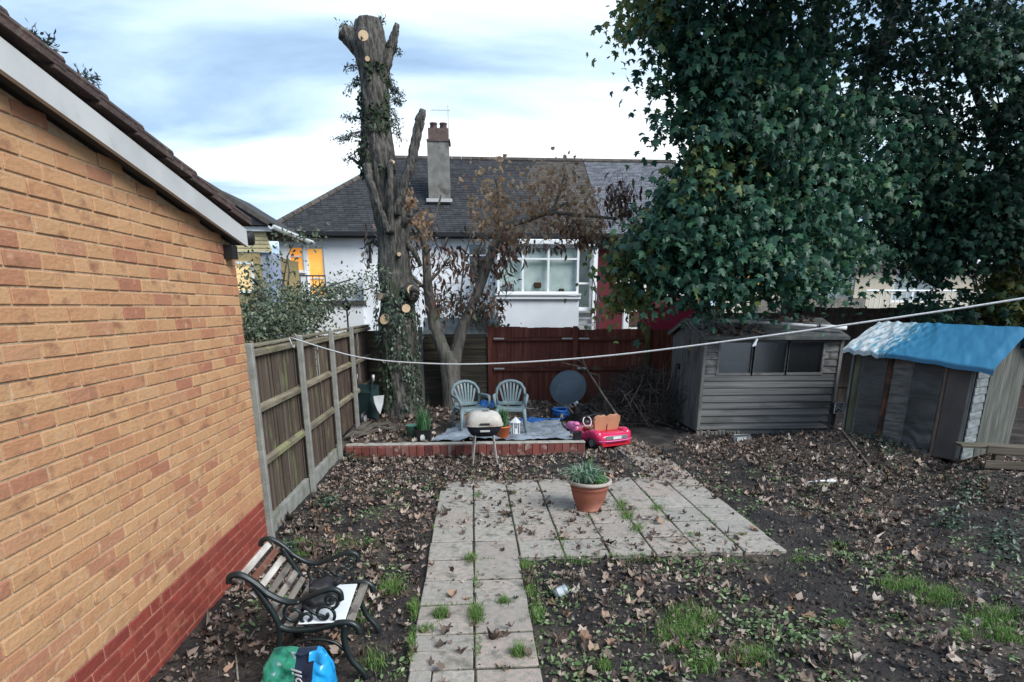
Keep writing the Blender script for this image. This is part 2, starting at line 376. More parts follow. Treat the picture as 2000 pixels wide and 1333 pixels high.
edge_m = M('edging_brick', (.20, .055, .042), (.115, .040, .034), scale=5, rough=.85, bump=.4, bscale=50, rnd='obj', stretch=(1, 1, .35),
           ramp=[(0, (.22, .062, .048)), (.35, (.27, .105, .085)), (.6, (.17, .045, .036)), (.85, (.24, .12, .10)), (1, (.10, .03, .028))], c3=(.30, .22, .19), s3=9, t3=(.6, .72))
cap_m = M('edging_mortar', (.42, .40, .36), (.26, .25, .22), scale=14, bump=.5, bscale=60)
ed = thing('raised_bed_edging', (-1.80, 8.2, 0), 'low edging wall of upright red bricks in front of the raised bed', 'edging wall')
em = [MB().box((0, 0, 0), (.104, .10, .172), b=.005).mesh('edging_brick', edge_m), MB().box((0, 0, 0), (.104, .096, .166), b=.006).mesh('edging_brick', edge_m)]
nb = 31
for i in range(nb): inst('edging_brick', em[i % 2], ed, (.055+i*.1095, -.0+i*.0024, .078), (random.uniform(-.02, .02), 0, random.uniform(-.02, .02)))
MB().box((1.70, .115, .085), (3.40, .11, .165)).box((1.70, .075, .172), (3.40, .13, .018), b=.004).build('mortar_backing', cap_m, ed)
# ================================================================ brick extension on the left
WX, WY1 = -1.87, 5.107                        # wall face and its far corner
CH, BL = .075, .225
bh = thing('brick_house', (WX-.1, WY1, 0), 'buff brick house wall with red brick base and sloping tiled roof on the left', 'house')
def top_z(y): return 2.905 - (y-2.818)*.1685    # underside of the bargeboard
brick_ramp = [(0, (.47, .265, .135)), (.3, (.52, .30, .155)), (.55, (.47, .25, .128)), (.8, (.44, .215, .115)), (.93, (.38, .16, .098)), (1, (.51, .30, .16))]
def brick_mat(nm, rnd): return M(nm, (.45, .26, .135), (.30, .145, .082), scale=9, rough=.85, bump=.45, bscale=45, rnd=rnd, ramp=brick_ramp, contrast=(.56, .72), c3=(.52, .335, .20), s3=16, t3=(.6, .75), stretch=(1, .8, 1.2))
def red_mat(nm, rnd): return M(nm, (.30, .06, .04), (.21, .045, .033), scale=11, rough=.85, bump=.45, bscale=50, rnd=rnd, ramp=[(0, (.33, .068, .045)), (.5, (.27, .052, .037)), (.85, (.23, .045, .034)), (1, (.36, .11, .07))], c3=(.34, .14, .08), s3=8, t3=(.6, .75))
bm_o, bm_i = brick_mat('buff_brick', 'obj'), brick_mat('buff_brick_far', 'island')
rm_o, rm_i = red_mat('red_brick', 'obj'), red_mat('red_brick_far', 'island')
mort = M('mortar', (.50, .36, .235), (.40, .28, .175), scale=30, rough=.95, bump=.5, bscale=90)
mort_r = M('mortar_red', (.46, .23, .165), (.36, .17, .12), scale=30, rough=.95, bump=.5, bscale=90)
BW, BHt = BL-.011, CH-.0095
mk = lambda ln, m: MB().box((0, 0, 0), (.06, ln, BHt), b=.0035).mesh('brick', m)
def warp(me, s):
    for v in me.vertices: v.co.x += .0025*mnoise.noise(Vector((v.co.y*14+s, v.co.z*14, s*3.))); v.co.z += .0012*mnoise.noise(Vector((v.co.y*9, s*5., 1.)))
    return me
buff_full = [warp(mk(BW, bm_o), k) for k in range(4)]; red_full = [warp(mk(BW, rm_o), k) for k in range(3)]
buff_half, red_half = mk(BL/2-.011, bm_o), mk(BL/2-.011, rm_o)
cells = []
Z0 = .41-6*CH
for k in range(0, 52):
    z = Z0 + (k+.5)*CH
    y = WY1 - (BL/2 if k % 2 else 0)
    if k % 2 and z < top_z(WY1-.06)-CH/2: cells.append((WY1-BL/4, z, True, k < 6))
    while y > .3:
        yc = y-BL/2
        if z+CH/2 < top_z(y)+.05: cells.append((yc, z, False, k < 6))
        y -= BL
def size_in_view(c):
    p = Vector((WX, c[0], c[1]))-Vector((0, 0, CAM_H)); d = p.dot(_f)
    if d < .3: return 0
    px, py = 1000+FOCAL_PX*p.dot(_r)/d, PPY-FOCAL_PX*p.dot(_u)/d
    if not (-25 < px < 2000 and -20 < py < 1350): return 0
    return (1/d)**2*(abs(WX)/d)*(.5 if c[2] else 1)
cells.sort(key=size_in_view, reverse=True)
far_b, far_r = MB(), MB()
for i, (yc, z, half, red) in enumerate(cells):
    dx = random.uniform(-.003, .003)
    if i < 298:
        me = (red_half if half else random.choice(red_full)) if red else (buff_half if half else random.choice(buff_full))
        inst('brick', me, bh, (WX-.03+dx+.1-WX, yc-WY1, z), (random.uniform(-.006, .006) + (0 if random.random() < .5 else math.pi), 0, random.uniform(-.012, .012)))
    else:
        (far_r if red else far_b).box((.07+dx, yc-WY1, z), (.06, (BL/2 if half else BL)-.011, BHt), b=.0035)
tag(far_b.build('brickwork', bm_i, bh), kind='stuff'); tag(far_r.build('brickwork', rm_i, bh), kind='stuff')
# backing with the mortar joints, butted above the red base
yb = .3-WY1
MB().prism([(.0, yb, .41), (.0, -.004, .41), (.0, -.004, top_z(WY1)), (.0, yb, top_z(.3))], (.0935, 0, 0)).build('wall', mort, bh)
MB().prism([(.0, yb, -.1), (.0, -.004, -.1), (.0, -.004, .409), (.0, yb, .409)], (.0935, 0, 0)).build('wall_base', mort_r, bh)
MB().box((-3.0, -.1, 1.2), (5.99, .2, 2.5)).build('end_wall', mort, bh)
# bargeboard, soffit, tiles, gutter
white = M('grey_white_upvc', (.56, .57, .56), (.47, .48, .475), scale=2.5, rough=.55, bump=.05, bscale=30, c3=(.33, .34, .33), s3=5, t3=(.64, .8))
dark = M('dark_soffit', (.06, .058, .055), rough=.8)
tile_m = M('roof_tile', (.115, .075, .066), (.065, .047, .044), scale=10, rough=.9, bump=.9, bscale=38, rnd='obj', ramp=[(0, (.125, .082, .07)), (.5, (.095, .062, .056)), (1, (.14, .095, .08))], c3=(.17, .15, .12), s3=14, t3=(.6, .75))
YE = 5.14; SL = .1685
def bz_(y, o): return top_z(y)+o
bx0, bx1 = .175, .20
MB().prism([(bx0, .3-WY1, bz_(.3, 0)), (bx0, YE-WY1, bz_(YE, 0)), (bx0, YE-WY1, bz_(YE, .132)), (bx0, .3-WY1, bz_(.3, .118))], (bx1-bx0, 0, 0)).build('bargeboard', white, bh)
MB().prism([(.1045, .3-WY1, bz_(.3, .02)), (.1045, YE-.02-WY1, bz_(YE, .02)), (.1045, YE-.02-WY1, bz_(YE, .04)), (.1045, .3-WY1, bz_(.3, .04))], (.0695, 0, 0)).build('soffit', dark, bh)
MB().prism([(-5.9, .3-WY1, bz_(.3, .10)), (-5.9, YE-WY1, bz_(YE, .11)), (-5.9, YE-WY1, bz_(YE, .145)), (-5.9, .3-WY1, bz_(.3, .14))], (6.07, 0, 0)).build('roof_deck', dark, bh)
ang = math.atan(SL)
tm = MB().prism([(0, -.19, -.006), (0, .19, -.016), (0, .19, .030), (0, -.19, .040)], (.33, 0, 0))
tm = tm.tube([(.02, -.19, .035), (.02, .19, .026)], .03, 8).tube([(.31, -.19, .03), (.31, .19, .022)], .024, 8).tube([(.165, -.19, .03), (.165, .19, .022)], .024, 8).mesh('roof_tile', tile_m)
k = 0; y = YE+.03
while y > .6:
    for c_ in range(3 if y > 2 else 1):
        inst('roof_tile', tm, bh, (-.105-.33*c_+random.uniform(-.004, .004), y-.16-WY1, bz_(y-.16, .168)+.012), (-ang+.075+random.uniform(-.01, .01), 0, 0))
    y -= .305
blk = M('black_plastic', (.018, .018, .02), rough=.45, bump=.05)
MB().tube([(.215, YE+.075-WY1, bz_(YE, .075)), (-4, YE+.075-WY1, bz_(YE, .075))], .058, 10).build('gutter', blk, bh, True)
MB().box((.13, YE-.20-WY1, bz_(YE, -.055)), (.07, .11, .10)).build('soffit_box_end', blk, bh)
# ================================================================ fences
conc = M('fence_concrete', (.29, .29, .265), (.20, .205, .185), scale=8, rough=.9, bump=.5, bscale=70, c3=(.16, .17, .11), s3=4, t3=(.55, .72))
def wood(nm, ramp, grain=(1, 1, .10), c2=None, c3=None, rnd='obj', s3=4, t3=(.55, .7), scale=22., bump=.6):
    return M(nm, ramp[0][1], c2 or tuple(x*.55 for x in ramp[0][1]), scale=scale, rough=.9, bump=bump, bscale=55, rnd=rnd, ramp=ramp, stretch=grain, c3=c3, s3=s3, t3=t3, spec=.2)
fw = wood('fence_boards_weathered', [(0, (.14, .11, .082)), (.35, (.085, .066, .055)), (.7, (.125, .08, .065)), (1, (.175, .15, .125))], c3=(.17, .175, .09), s3=3.)
fw2 = wood('fence_boards_brown', [(0, (.115, .078, .064)), (.5, (.095, .07, .058)), (1, (.15, .105, .082))], c3=(.12, .105, .07))
rail_m = wood('fence_rail', [(0, (.20, .175, .125)), (1, (.26, .225, .16))], grain=(1, .1, 1), c3=(.22, .22, .11))
POSTS = [5.17, 6.66, 8.14, 9.50]; FX = -1.90; FEND = 11.38
lf = thing('garden_fence', (FX, 5.17, 0), 'tall weathered board fence with concrete posts running down the left side', 'fence')
pm = MB().box((0, 0, .87), (.06, .055, 1.78), b=.006).mesh('post', conc)
for y in POSTS: inst('post', pm, lf, (.035, y-5.17, -.0), (0, 0, random.uniform(-.03, .03)))
ends = POSTS+[FEND]
bmesh_b = [MB().prism([(-.062, -.004, 0), (.062, -.012, 0), (.062, .004, 0), (-.062, .004, 0)], (0, 0, 1.0)).mesh('board', m_) for m_ in (fw, fw2)]
for b in range(4):
    y0, y1 = ends[b]+.0, ends[b+1]+(.06 if b == 3 else -.0); h0 = .17 if b < 2 else .22; zt = 1.70
    mm = fw if b < 2 else fw2
    n_ = int((y1-y0)/.092)
    for i in range(n_):
        y = y0+(i+.5)*(y1-y0)/n_
        tz = zt - .03*random.random()
        o = inst('board', bmesh_b[0 if b < 2 else 1], lf, (-.045+random.uniform(-.004, .004), y-5.17, h0), (0, random.uniform(-.004, .004), math.pi/2+random.uniform(-.06, .06)+ .15), (1, 1, tz-h0))
    for z in (.70, 1.19, 1.66):
        zz_ = z+random.uniform(-.015, .015)
        MB().prism([(-.028, y0-.02-5.17, zz_-.045), (.012, y0-.02-5.17, zz_-.03), (.012, y0-.02-5.17, zz_+.012), (-.028, y0-.02-5.17, zz_+.035)], (0, y1-y0+.04, 0)).build('rail', rail_m, lf)
    if b < 2: MB().box((-.02, (y0+y1)/2-5.17, .07), (.05, y1-y0-.07, .19), b=.004).build('gravel_board', conc, lf)
    MB().box((-.04, (y0+y1)/2-5.17, 1.725), (.085, y1-y0+.03, .022), b=.003).build('capping', rail_m, lf)

# far fence, red boards behind rails
redw = wood('fence_boards_red', [(0, (.205, .068, .046)), (.5, (.17, .055, .04)), (1, (.24, .09, .066))], c2=(.10, .036, .028), c3=(.22, .11, .09), s3=6, t3=(.62, .76))
redw_r = wood('fence_rail_red', [(0, (.13, .042, .032)), (1, (.16, .055, .045))], grain=(.1, 1, 1), c3=(.12, .10, .07))
galv = M('galvanised', (.52, .50, .49), rough=.5, metal=.3, bump=.1)
moss_m = wood('mossy_post', [(0, (.11, .095, .05)), (1, (.13, .11, .06))], c3=(.13, .14, .04))
BY = 11.42
rf = thing('garden_fence', (.33, BY, 0), 'dark red closeboard fence across the end of the garden behind the chairs', 'fence')
rp = [.33, 1.95, 3.35]
for i, x in enumerate(rp): MB().box((x-.33, -.035, .87), (.09, .09, 1.66+.03*(i == 0)), b=.006).build('post', redw if i < 2 else moss_m, rf)
rbm = MB().prism([(-.075, -.006, 0), (.075, -.016, 0), (.075, .005, 0), (-.075, .005, 0)], (0, 0, 1.0)).mesh('board', redw)
x = .40; k = 0
while x < 4.3:
    inst('board', rbm, rf, (x-.33, .035, .22), (random.uniform(-.004, .004), 0, random.uniform(-.03, .03)), (1, 1, 1.46+random.uniform(-.012, .012)-(.04 if x > 2 else 0))); x += .142
for a, b_ in ((.40, 1.905), (1.995, 3.305)):
    for z in (.90, 1.46): MB().prism([(a-.33, .018, z-.045), (a-.33, -.045, z-.03), (a-.33, -.045, z+.012), (a-.33, .018, z+.04)], (b_-a, 0, 0)).build('rail', redw_r, rf)
for x, z in ((.50, 1.475), (1.80, 1.472), (2.12, 1.472), (.50, .915), (2.1, .915)): MB().box((x-.33, -.05, z), (.20, .012, .028)).build('rail_bracket', galv, rf)

lapm = wood('lap_slats', [(0, (.085, .075, .058)), (.5, (.105, .088, .062)), (1, (.13, .10, .07))], grain=(.08, 1, 1), c3=(.05, .058, .045), s3=3)
lap = thing('lap_panel_fence', (-1.9, BY, 0), 'dark weathered overlapping slat panel between the lopped trunk and the red fence', 'fence')
lm = MB().prism([(0, -.015, 0), (0, -.004, .125), (0, .006, .125), (0, .004, 0)], (1.0, 0, 0)).mesh('slat', lapm)
for (x0, x1, zt) in ((-1.98, -1.02, 1.60), (-.92, .27, 1.54)):
    z = .24
    while z < zt-.1:
        inst('slat', lm, lap, (x0+1.9, -.01+random.uniform(-.006, .006), z), (random.uniform(-.05, .03), random.uniform(-.008, .008), 0), (x1-x0, 1, 1)); z += .105
    MB().box(((x0+x1)/2+1.9, 0, zt), (x1-x0, .05, .035)).build('capping', lapm, lap)
for x in (-.97,): MB().box((x+1.9, 0, .88), (.085, .085, 1.62), b=.006).build('post', conc, lap)

# taller dark fence behind the two sheds
dk = wood('fence_boards_dark', [(0, (.075, .052, .046)), (.5, (.055, .04, .037)), (1, (.10, .07, .06))], c3=(.07, .08, .05))
df = thing('garden_fence', (4.3, 11.75, 0), 'tall dark brown board fence in the shade behind the sheds', 'fence')
dbm = MB().prism([(-.075, -.006, 0), (.075, -.016, 0), (.075, .005, 0), (-.075, .005, 0)], (0, 0, 1.0)).mesh('board', dk)
x = 4.4
while x < 13.5:
    inst('board', dbm, df, (x-4.3, random.uniform(-.006, .006), 0), (0, 0, random.uniform(-.04, .04)), (1, 1, 2.04+random.uniform(-.02, .02)-(.14 if x < 6.6 else 0))); x += .142
for a in range(5): MB().box((.1+a*2.2, -.06, 1.02), (.1, .1, 2.1), b=.006).build('post', dk, df)
for z in (.5, 1.2, 1.9): MB().box((4.6, -.035, z), (9.2, .04, .075)).build('rail', dk, df)
# ================================================================ sheds
gw = wood('shed_boards_grey', [(0, (.185, .185, .182)), (.4, (.24, .236, .228)), (.7, (.165, .164, .166)), (1, (.27, .264, .25))], grain=(.07, 1, 1), c3=(.06, .058, .055), s3=2.5)
gwv = wood('shed_door_boards', [(0, (.20, .20, .19)), (.5, (.24, .238, .222)), (1, (.175, .174, .168))], c3=(.075, .07, .066), s3=2.2)
felt = M('roof_felt', (.105, .115, .115), (.06, .066, .07), scale=6, rough=.95, bump=.8, bscale=70, c3=(.16, .165, .15), s3=5, t3=(.56, .68))
pale_w = wood('pale_trim', [(0, (.27, .255, .23)), (1, (.30, .28, .25))], c3=(.12, .12, .10))
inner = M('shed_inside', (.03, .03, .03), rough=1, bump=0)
dusty = glass_mat('dusty_glass', (.42, .47, .50), .80, .25)
SX, SY, SLn, SD = 3.70, 9.40, 2.27, 1.50
s1 = thing('garden_shed', (SX, SY, 0), 'grey weatherboard garden shed with three dusty panes and felt roof', 'shed')
zb, EH = .09, .115
def board_mesh(nm, m): return MB().prism([(0, -.024, 0), (0, -.006, .125), (0, .004, .125), (0, .004, 0)], (1., 0, 0)).mesh(nm, m)
cb = board_mesh('weatherboard', gw)
for i in range(8): inst('weatherboard', cb, s1, (.0+random.uniform(0, .012), random.uniform(-.003, .003), zb+i*EH), (random.uniform(-.02, .02), random.uniform(-.003, .003), 0), (SLn-.01, 1, 1))
for i in range(5):
    inst('weatherboard', cb, s1, (0, 0, zb+(8+i)*EH), (0, random.uniform(-.01, .01), 0), (.24, 1, 1 if i < 4 else .6))
    inst('weatherboard', cb, s1, (1.99, 0, zb+(8+i)*EH), (0, random.uniform(-.01, .01), 0), (.27, 1, 1 if i < 4 else .6))
wz0, wz1 = 1.015, 1.50
MB().box((1.115, .0, 1.555), (1.75, .03, .10)).build('header', gw, s1)
for (a, b_) in ((.26, .79), (.83, 1.36), (1.40, 1.97)):
    f_ = MB()
    for bx_ in ((a-.018, wz0+(wz1-wz0)/2, .036, wz1-wz0+.07), (b_+.018, wz0+(wz1-wz0)/2, .036, wz1-wz0+.07)): f_.box((bx_[0], -.005, bx_[1]), (bx_[2], .04, bx_[3]))
    f_.box(((a+b_)/2, -.004, wz0-.016), (b_-a-.002, .042, .034)).box(((a+b_)/2, -.004, wz1+.018), (b_-a-.002, .042, .034))
    wf = f_.build('window', gw, s1)
    MB().box(((a+b_)/2, .012, (wz0+wz1)/2), (b_-a, .004, wz1-wz0)).build('pane', dusty, wf)
for x in (.0, SLn): MB().box((x, -.012, .86), (.05, .05, 1.55)).build('corner_trim', gwv, s1)
for x, nm in ((SLn-.02, 'side_wall'),): MB().prism([(x, .03, zb), (x, SD, zb), (x, SD, 1.56), (x, SD/2, 1.80), (x, .03, 1.56)], (.02, 0, 0)).build(nm, gw, s1)
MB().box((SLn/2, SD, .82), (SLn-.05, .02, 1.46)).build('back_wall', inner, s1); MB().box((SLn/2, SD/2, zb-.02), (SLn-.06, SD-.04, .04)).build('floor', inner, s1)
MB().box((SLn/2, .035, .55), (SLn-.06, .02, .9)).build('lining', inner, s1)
# door end, upright boards under the gable
nbd = 13
def gab(t): return 1.56 + .26*(1-abs(2*t-1))
for i in range(nbd):
    t = (i+.5)/nbd; wdt = SD/nbd
    MB().prism([(-.012-random.uniform(0, .004), i*wdt+.002, zb-.03), (-.012, (i+1)*wdt-.003, zb-.03), (-.012, (i+1)*wdt-.003, gab((i+1)/nbd)-.01), (-.012, i*wdt+.002, gab(i/nbd)-.01)], (.02, 0, 0)).build('door_board', gwv, s1)
MB().box((-.02, .92, .86), (.02, .035, 1.52)).build('door_strip', pale_w, s1)
MB().box((-.02, .62, .80), (.02, .03, 1.45)).build('door_batten', gwv, s1)
lt = MB().box((-.04, 1.02, 1.06), (.03, .10, .03)).box((-.045, .99, 1.01), (.03, .04, .05)).build('latch', blk, s1)
# roof
def slope(y0, z0_, y1, z1_, x0, x1, th, fn=None):
    b = MB()
    def top(u, v):
        x = x0+(x1-x0)*u; y = y0+(y1-y0)*v; z = z0_+(z1_-z0_)*v; return (x, y, z+th+.012*fbm(x, y, 3, 3, 2.)-.02*math.sin(u*3.1)*(v))
    b.grid(top, 30, 10); b.grid(lambda u, v: (x0+(x1-x0)*u, y0+(y1-y0)*v, z0_+(z1_-z0_)*v-.02*math.sin(u*3.1)*v), 30, 10)
    for u in (0, 1): b.grid(lambda s, v: (x0+(x1-x0)*u, y0+(y1-y0)*v, z0_+(z1_-z0_)*v + (th+.012*fbm(x0+(x1-x0)*u, y0+(y1-y0)*v, 3, 3, 2.))*s), 2, 10)
    for v in (0, 1): b.grid(lambda u, s: (x0+(x1-x0)*u, y0+(y1-y0)*v, z0_+(z1_-z0_)*v - .02*math.sin(u*3.1)*v + (th+.012*fbm(x0+(x1-x0)*u, y0+(y1-y0)*v, 3, 3, 2.))*s), 30, 2)
    return b
slope(-.11, 1.565, SD/2, 1.845, -.09, SLn+.06, .03).build('roof_felt', felt, s1)
slope(SD+.1, 1.565, SD/2+.004, 1.845, -.09, SLn+.06, .03).build('roof_felt', felt, s1)
MB().bar((-.075, -.09, 1.575), (-.075, SD/2, 1.835), .02, .06).bar((-.075, SD/2, 1.835), (-.075, SD+.09, 1.575), .02, .06).build('bargeboard', pale_w, s1)
MB().bar((-.085, -.118, 1.575), (SLn+.055, -.118, 1.572), .014, .05).build('eaves_edge', felt, s1)
lg = MB().tube([(0, 0, -.06), (0, 0, .085)], .03, 8).mesh('base_log', pale_w)
for i in range(12): inst('base_log', lg, s1, (-.02+i*.062, -.07+random.uniform(-.01, .01), random.uniform(-.02, .0)))
MB().box((SLn*.6, .05, .03), (SLn*.8, .1, .1)).build('bearer', gw, s1)
# pale board standing inside behind the first pane
tag(MB().box((SX+.57, SY+.10, 1.10), (.36, .015, .19)).build('pale_board', M('pale_board', (.33, .36, .38), rough=.8)), 'pale board standing inside the grey shed behind its first pane', 'board')
pp = thing('plastic_pipe', (4.35, 9.68, 1.74), 'long white plastic pipe lying along the felt roof of the grey shed', 'pipe')
wp = M('white_plastic', (.70, .72, .72), (.55, .57, .58), scale=5, rough=.5, bump=.05)
MB().tube([(-.15, .05, .085), (.5, -.02, .057), (1.2, -.18, .010), (1.64, -.28, -.02)], .026, 10).build('pipe_run', wp, pp, True)
MB().tube([(1.22, -.185, .011), (1.66, -.285, -.017)], .034, 10).build('pipe_socket', wp, pp, True)
MB().tube([(1.24, -.19, .008), (1.27, -.196, .006)], .037, 10).build('rubber_ring', blk, pp, True)

# low shed under the blue tarpaulin
A = Vector((5.38, 8.14, .17)); ax = math.atan2(-1.30, .73)
s2 = thing('tarpaulin_shed', A, 'low timber shed with mesh front beside the grey shed, under the tarpaulin', 'shed', ax)
FL, FD = 1.50, 1.5
grn = wood('post_green', [(0, (.15, .155, .095)), (1, (.17, .17, .11))], c3=(.10, .12, .06)); brn = wood('post_brown', [(0, (.16, .075, .045)), (1, (.19, .09, .06))], c3=(.05, .03, .025), t3=(.45, .6))
pnk = wood('post_pinkish', [(0, (.20, .145, .12)), (1, (.22, .16, .13))])
lgw = wood('end_boards_pale_grey', [(0, (.21, .235, .24)), (.5, (.25, .275, .28)), (1, (.18, .20, .205))], grain=(1, .08, 1), c3=(.12, .13, .13), s3=5)
ez = lambda x: 1.32-.11*x/FL
for x, m_, wd_ in ((.07, grn, .07), (.50, brn, .055), (1.17, pnk, .04), (1.44, gwv, .09), (-.0, gwv, .03)):
    MB().box((x, .02, ez(x)/2), (wd_, .06, ez(x)), b=.004).build('post', m_, s2)
sm_ = wood('inner_slats', [(0, (.17, .16, .15)), (.5, (.21, .195, .18)), (1, (.145, .137, .132))], grain=(.08, 1, 1))
slm = MB().prism([(0, -.016, 0), (0, -.006, .125), (0, .004, .125), (0, .004, 0)], (1., 0, 0)).mesh('slat', sm_)
for i in range(11): inst('slat', slm, s2, (.02, .30, .02+i*.112), (random.uniform(-.02, .02), random.uniform(-.004, .004), 0), (1.44, 1, 1))
for i in range(10): inst('slat', slm, s2, (.53, .035, .03+i*.118), (0, 0, 0), (.25, 1, 1))
for i in range(10): inst('slat', slm, s2, (1.20, .05, .03+i*.118), (0, 0, 0), (.2, 1, 1))
def film(nm, c, a):
    m = bpy.data.materials.new(nm); m.use_nodes = True; t = m.node_tree; n = t.nodes; l = t.links; p = n['Principled BSDF']
    p.inputs['Base Color'].default_value = (*c, 1); p.inputs['Roughness'].default_value = .45
    tr = n.new('ShaderNodeBsdfTransparent'); ms = n.new('ShaderNodeMixShader')
    tcn = n.new('ShaderNodeTexCoord'); k = n.new('ShaderNodeTexNoise'); k.inputs['Scale'].default_value = 3.; l.new(tcn.outputs['Object'], k.inputs['Vector'])
    r = n.new('ShaderNodeMapRange'); r.inputs[1].default_value = .3; r.inputs[2].default_value = .7; r.inputs[3].default_value = a-.22; r.inputs[4].default_value = a+.2; l.new(k.outputs['Fac'], r.inputs[0])
    l.new(r.outputs[0], ms.inputs[0]); l.new(tr.outputs[0], ms.inputs[1]); l.new(p.outputs[0], ms.inputs[2]); l.new(ms.outputs[0], n['Material Output'].inputs[0]); return m
flm = film('mesh_netting', (.10, .105, .105), .42)
def net(x0, x1, wr):
    return MB().grid(lambda u, v: (x0+(x1-x0)*u, -.012 - wr*abs(math.sin(v*19+3*u+2*mnoise.noise(Vector((u*3, v*4, x0)))))*(1-v)*1.0 - .006, .03+(ez(x0)-.06)*v), 22, 50)
net(.11, .47, .012).build('netting', flm, s2, True); net(.76, 1.15, .035).build('netting', flm, s2, True)
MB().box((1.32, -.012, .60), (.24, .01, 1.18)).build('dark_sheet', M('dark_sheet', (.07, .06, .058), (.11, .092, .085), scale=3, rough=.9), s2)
MB().bar((.02, -.04, .02), (1.18, -.045, .0), .05, .07).build('bottom_plank', pnk, s2)
# gable end seen from the patio: pale boards and an upright plank door
eb = MB().prism([(.0, 0, 0), (.018, 0, 0), (.006, 0, .108), (-.004, 0, .108)], (0, 1., 0)).mesh('end_board', lgw)
for i in range(12): inst('end_board', eb, s2, (FL, .0, .02+i*.102), (random.uniform(-.01, .01), 0, 0), (1, .33+random.uniform(-.01, .01), 1))
for i in range(6):
    y0 = .345+i*.19; tp = 1.20+.42*(1-abs((y0+.09)/FD*2-1))
    MB().box((FL+.012, y0+.093, tp/2), (.022, .184, tp-.02), b=.003).build('door_plank', wood('door_planks_%d' % i, [(0, (.12, .128, .115)), (1, (.17, .172, .15))], c3=(.075, .08, .065), s3=2), s2)
MB().box((FL+.03, .44, 1.28), (.02, .22, .05)).build('door_rail', lgw, s2)
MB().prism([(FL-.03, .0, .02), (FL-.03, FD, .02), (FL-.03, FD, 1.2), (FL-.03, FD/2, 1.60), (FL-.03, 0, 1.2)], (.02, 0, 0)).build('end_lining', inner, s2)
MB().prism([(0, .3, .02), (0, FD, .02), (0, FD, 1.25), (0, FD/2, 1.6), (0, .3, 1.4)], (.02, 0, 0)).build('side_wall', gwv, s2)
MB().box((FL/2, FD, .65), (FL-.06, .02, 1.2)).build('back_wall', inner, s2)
# tarpaulin: worn pale on its left half
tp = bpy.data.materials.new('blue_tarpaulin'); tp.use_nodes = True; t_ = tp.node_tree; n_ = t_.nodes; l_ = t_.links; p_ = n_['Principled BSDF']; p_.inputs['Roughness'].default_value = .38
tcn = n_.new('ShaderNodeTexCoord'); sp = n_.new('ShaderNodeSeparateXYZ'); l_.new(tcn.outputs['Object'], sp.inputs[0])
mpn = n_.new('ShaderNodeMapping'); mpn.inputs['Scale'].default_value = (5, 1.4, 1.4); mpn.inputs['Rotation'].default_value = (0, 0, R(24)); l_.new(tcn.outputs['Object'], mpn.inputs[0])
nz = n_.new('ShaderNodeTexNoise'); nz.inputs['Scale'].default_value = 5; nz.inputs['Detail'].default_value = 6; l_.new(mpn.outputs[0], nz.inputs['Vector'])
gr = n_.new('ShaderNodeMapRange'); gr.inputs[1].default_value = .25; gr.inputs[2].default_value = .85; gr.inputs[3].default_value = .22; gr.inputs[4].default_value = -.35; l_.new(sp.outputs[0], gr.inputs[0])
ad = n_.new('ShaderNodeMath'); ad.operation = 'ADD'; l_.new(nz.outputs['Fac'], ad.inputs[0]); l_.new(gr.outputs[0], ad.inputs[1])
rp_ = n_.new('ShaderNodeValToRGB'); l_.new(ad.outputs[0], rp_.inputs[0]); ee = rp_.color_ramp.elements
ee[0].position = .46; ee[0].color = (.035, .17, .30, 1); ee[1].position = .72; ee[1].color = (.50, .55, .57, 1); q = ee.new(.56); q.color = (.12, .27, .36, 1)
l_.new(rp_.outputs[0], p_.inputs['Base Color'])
def tz(x, y):
    r_ = FD/2; e_ = ez(max(0, min(FL, x)))+.03
    z = e_ + (1.645-.02*x-e_)*(1-abs(y-r_)/(r_+.0)) if True else 0
    return z
def tarp_fn(side):
    def fn(u, v):
        x = -.10+(FL+.30)*u; r_ = FD/2; v2 = v*1.12
        y = r_ - side*(r_+.12)*min(v2, 1.0); z = tz(x, y) + .03
        if v2 > 1: z -= (v2-1)*.55; y -= side*.02
        z += .010*fbm(x*2.2+.8*y, y*.9, 4, 3, 4.)*(1.6 if x < .7 else .7) - .03*math.sin(u*9)*max(0, v-.7)*1.2 + .012*mnoise.noise(Vector((x*5, v*3, 2)))*v
        cr_ = math.sin(x*38-y*16+3*mnoise.noise(Vector((x*3, y*3, 5))))
        z += .008*cr_*max(0, min(1, (.9-x)*1.6)) + .012*max(0, mnoise.noise(Vector((x*7+y*4, y*2.5, 9))))*(.6 if x > .9 else 1.0)
        if side > 0 and u > .93: z -= .03*(u-.93)*10*(1+.4*math.sin(v*14))
        return (x, y, z)
    return fn
trp = thing('blue_tarpaulin', A, 'blue tarpaulin, worn pale at its left end, spread over the low timber shed', 'tarpaulin', ax)
MB().grid(tarp_fn(1), 130, 46).build('front_slope', tp, trp, True); MB().grid(tarp_fn(-1), 40, 20).build('back_slope', tp, trp, True)

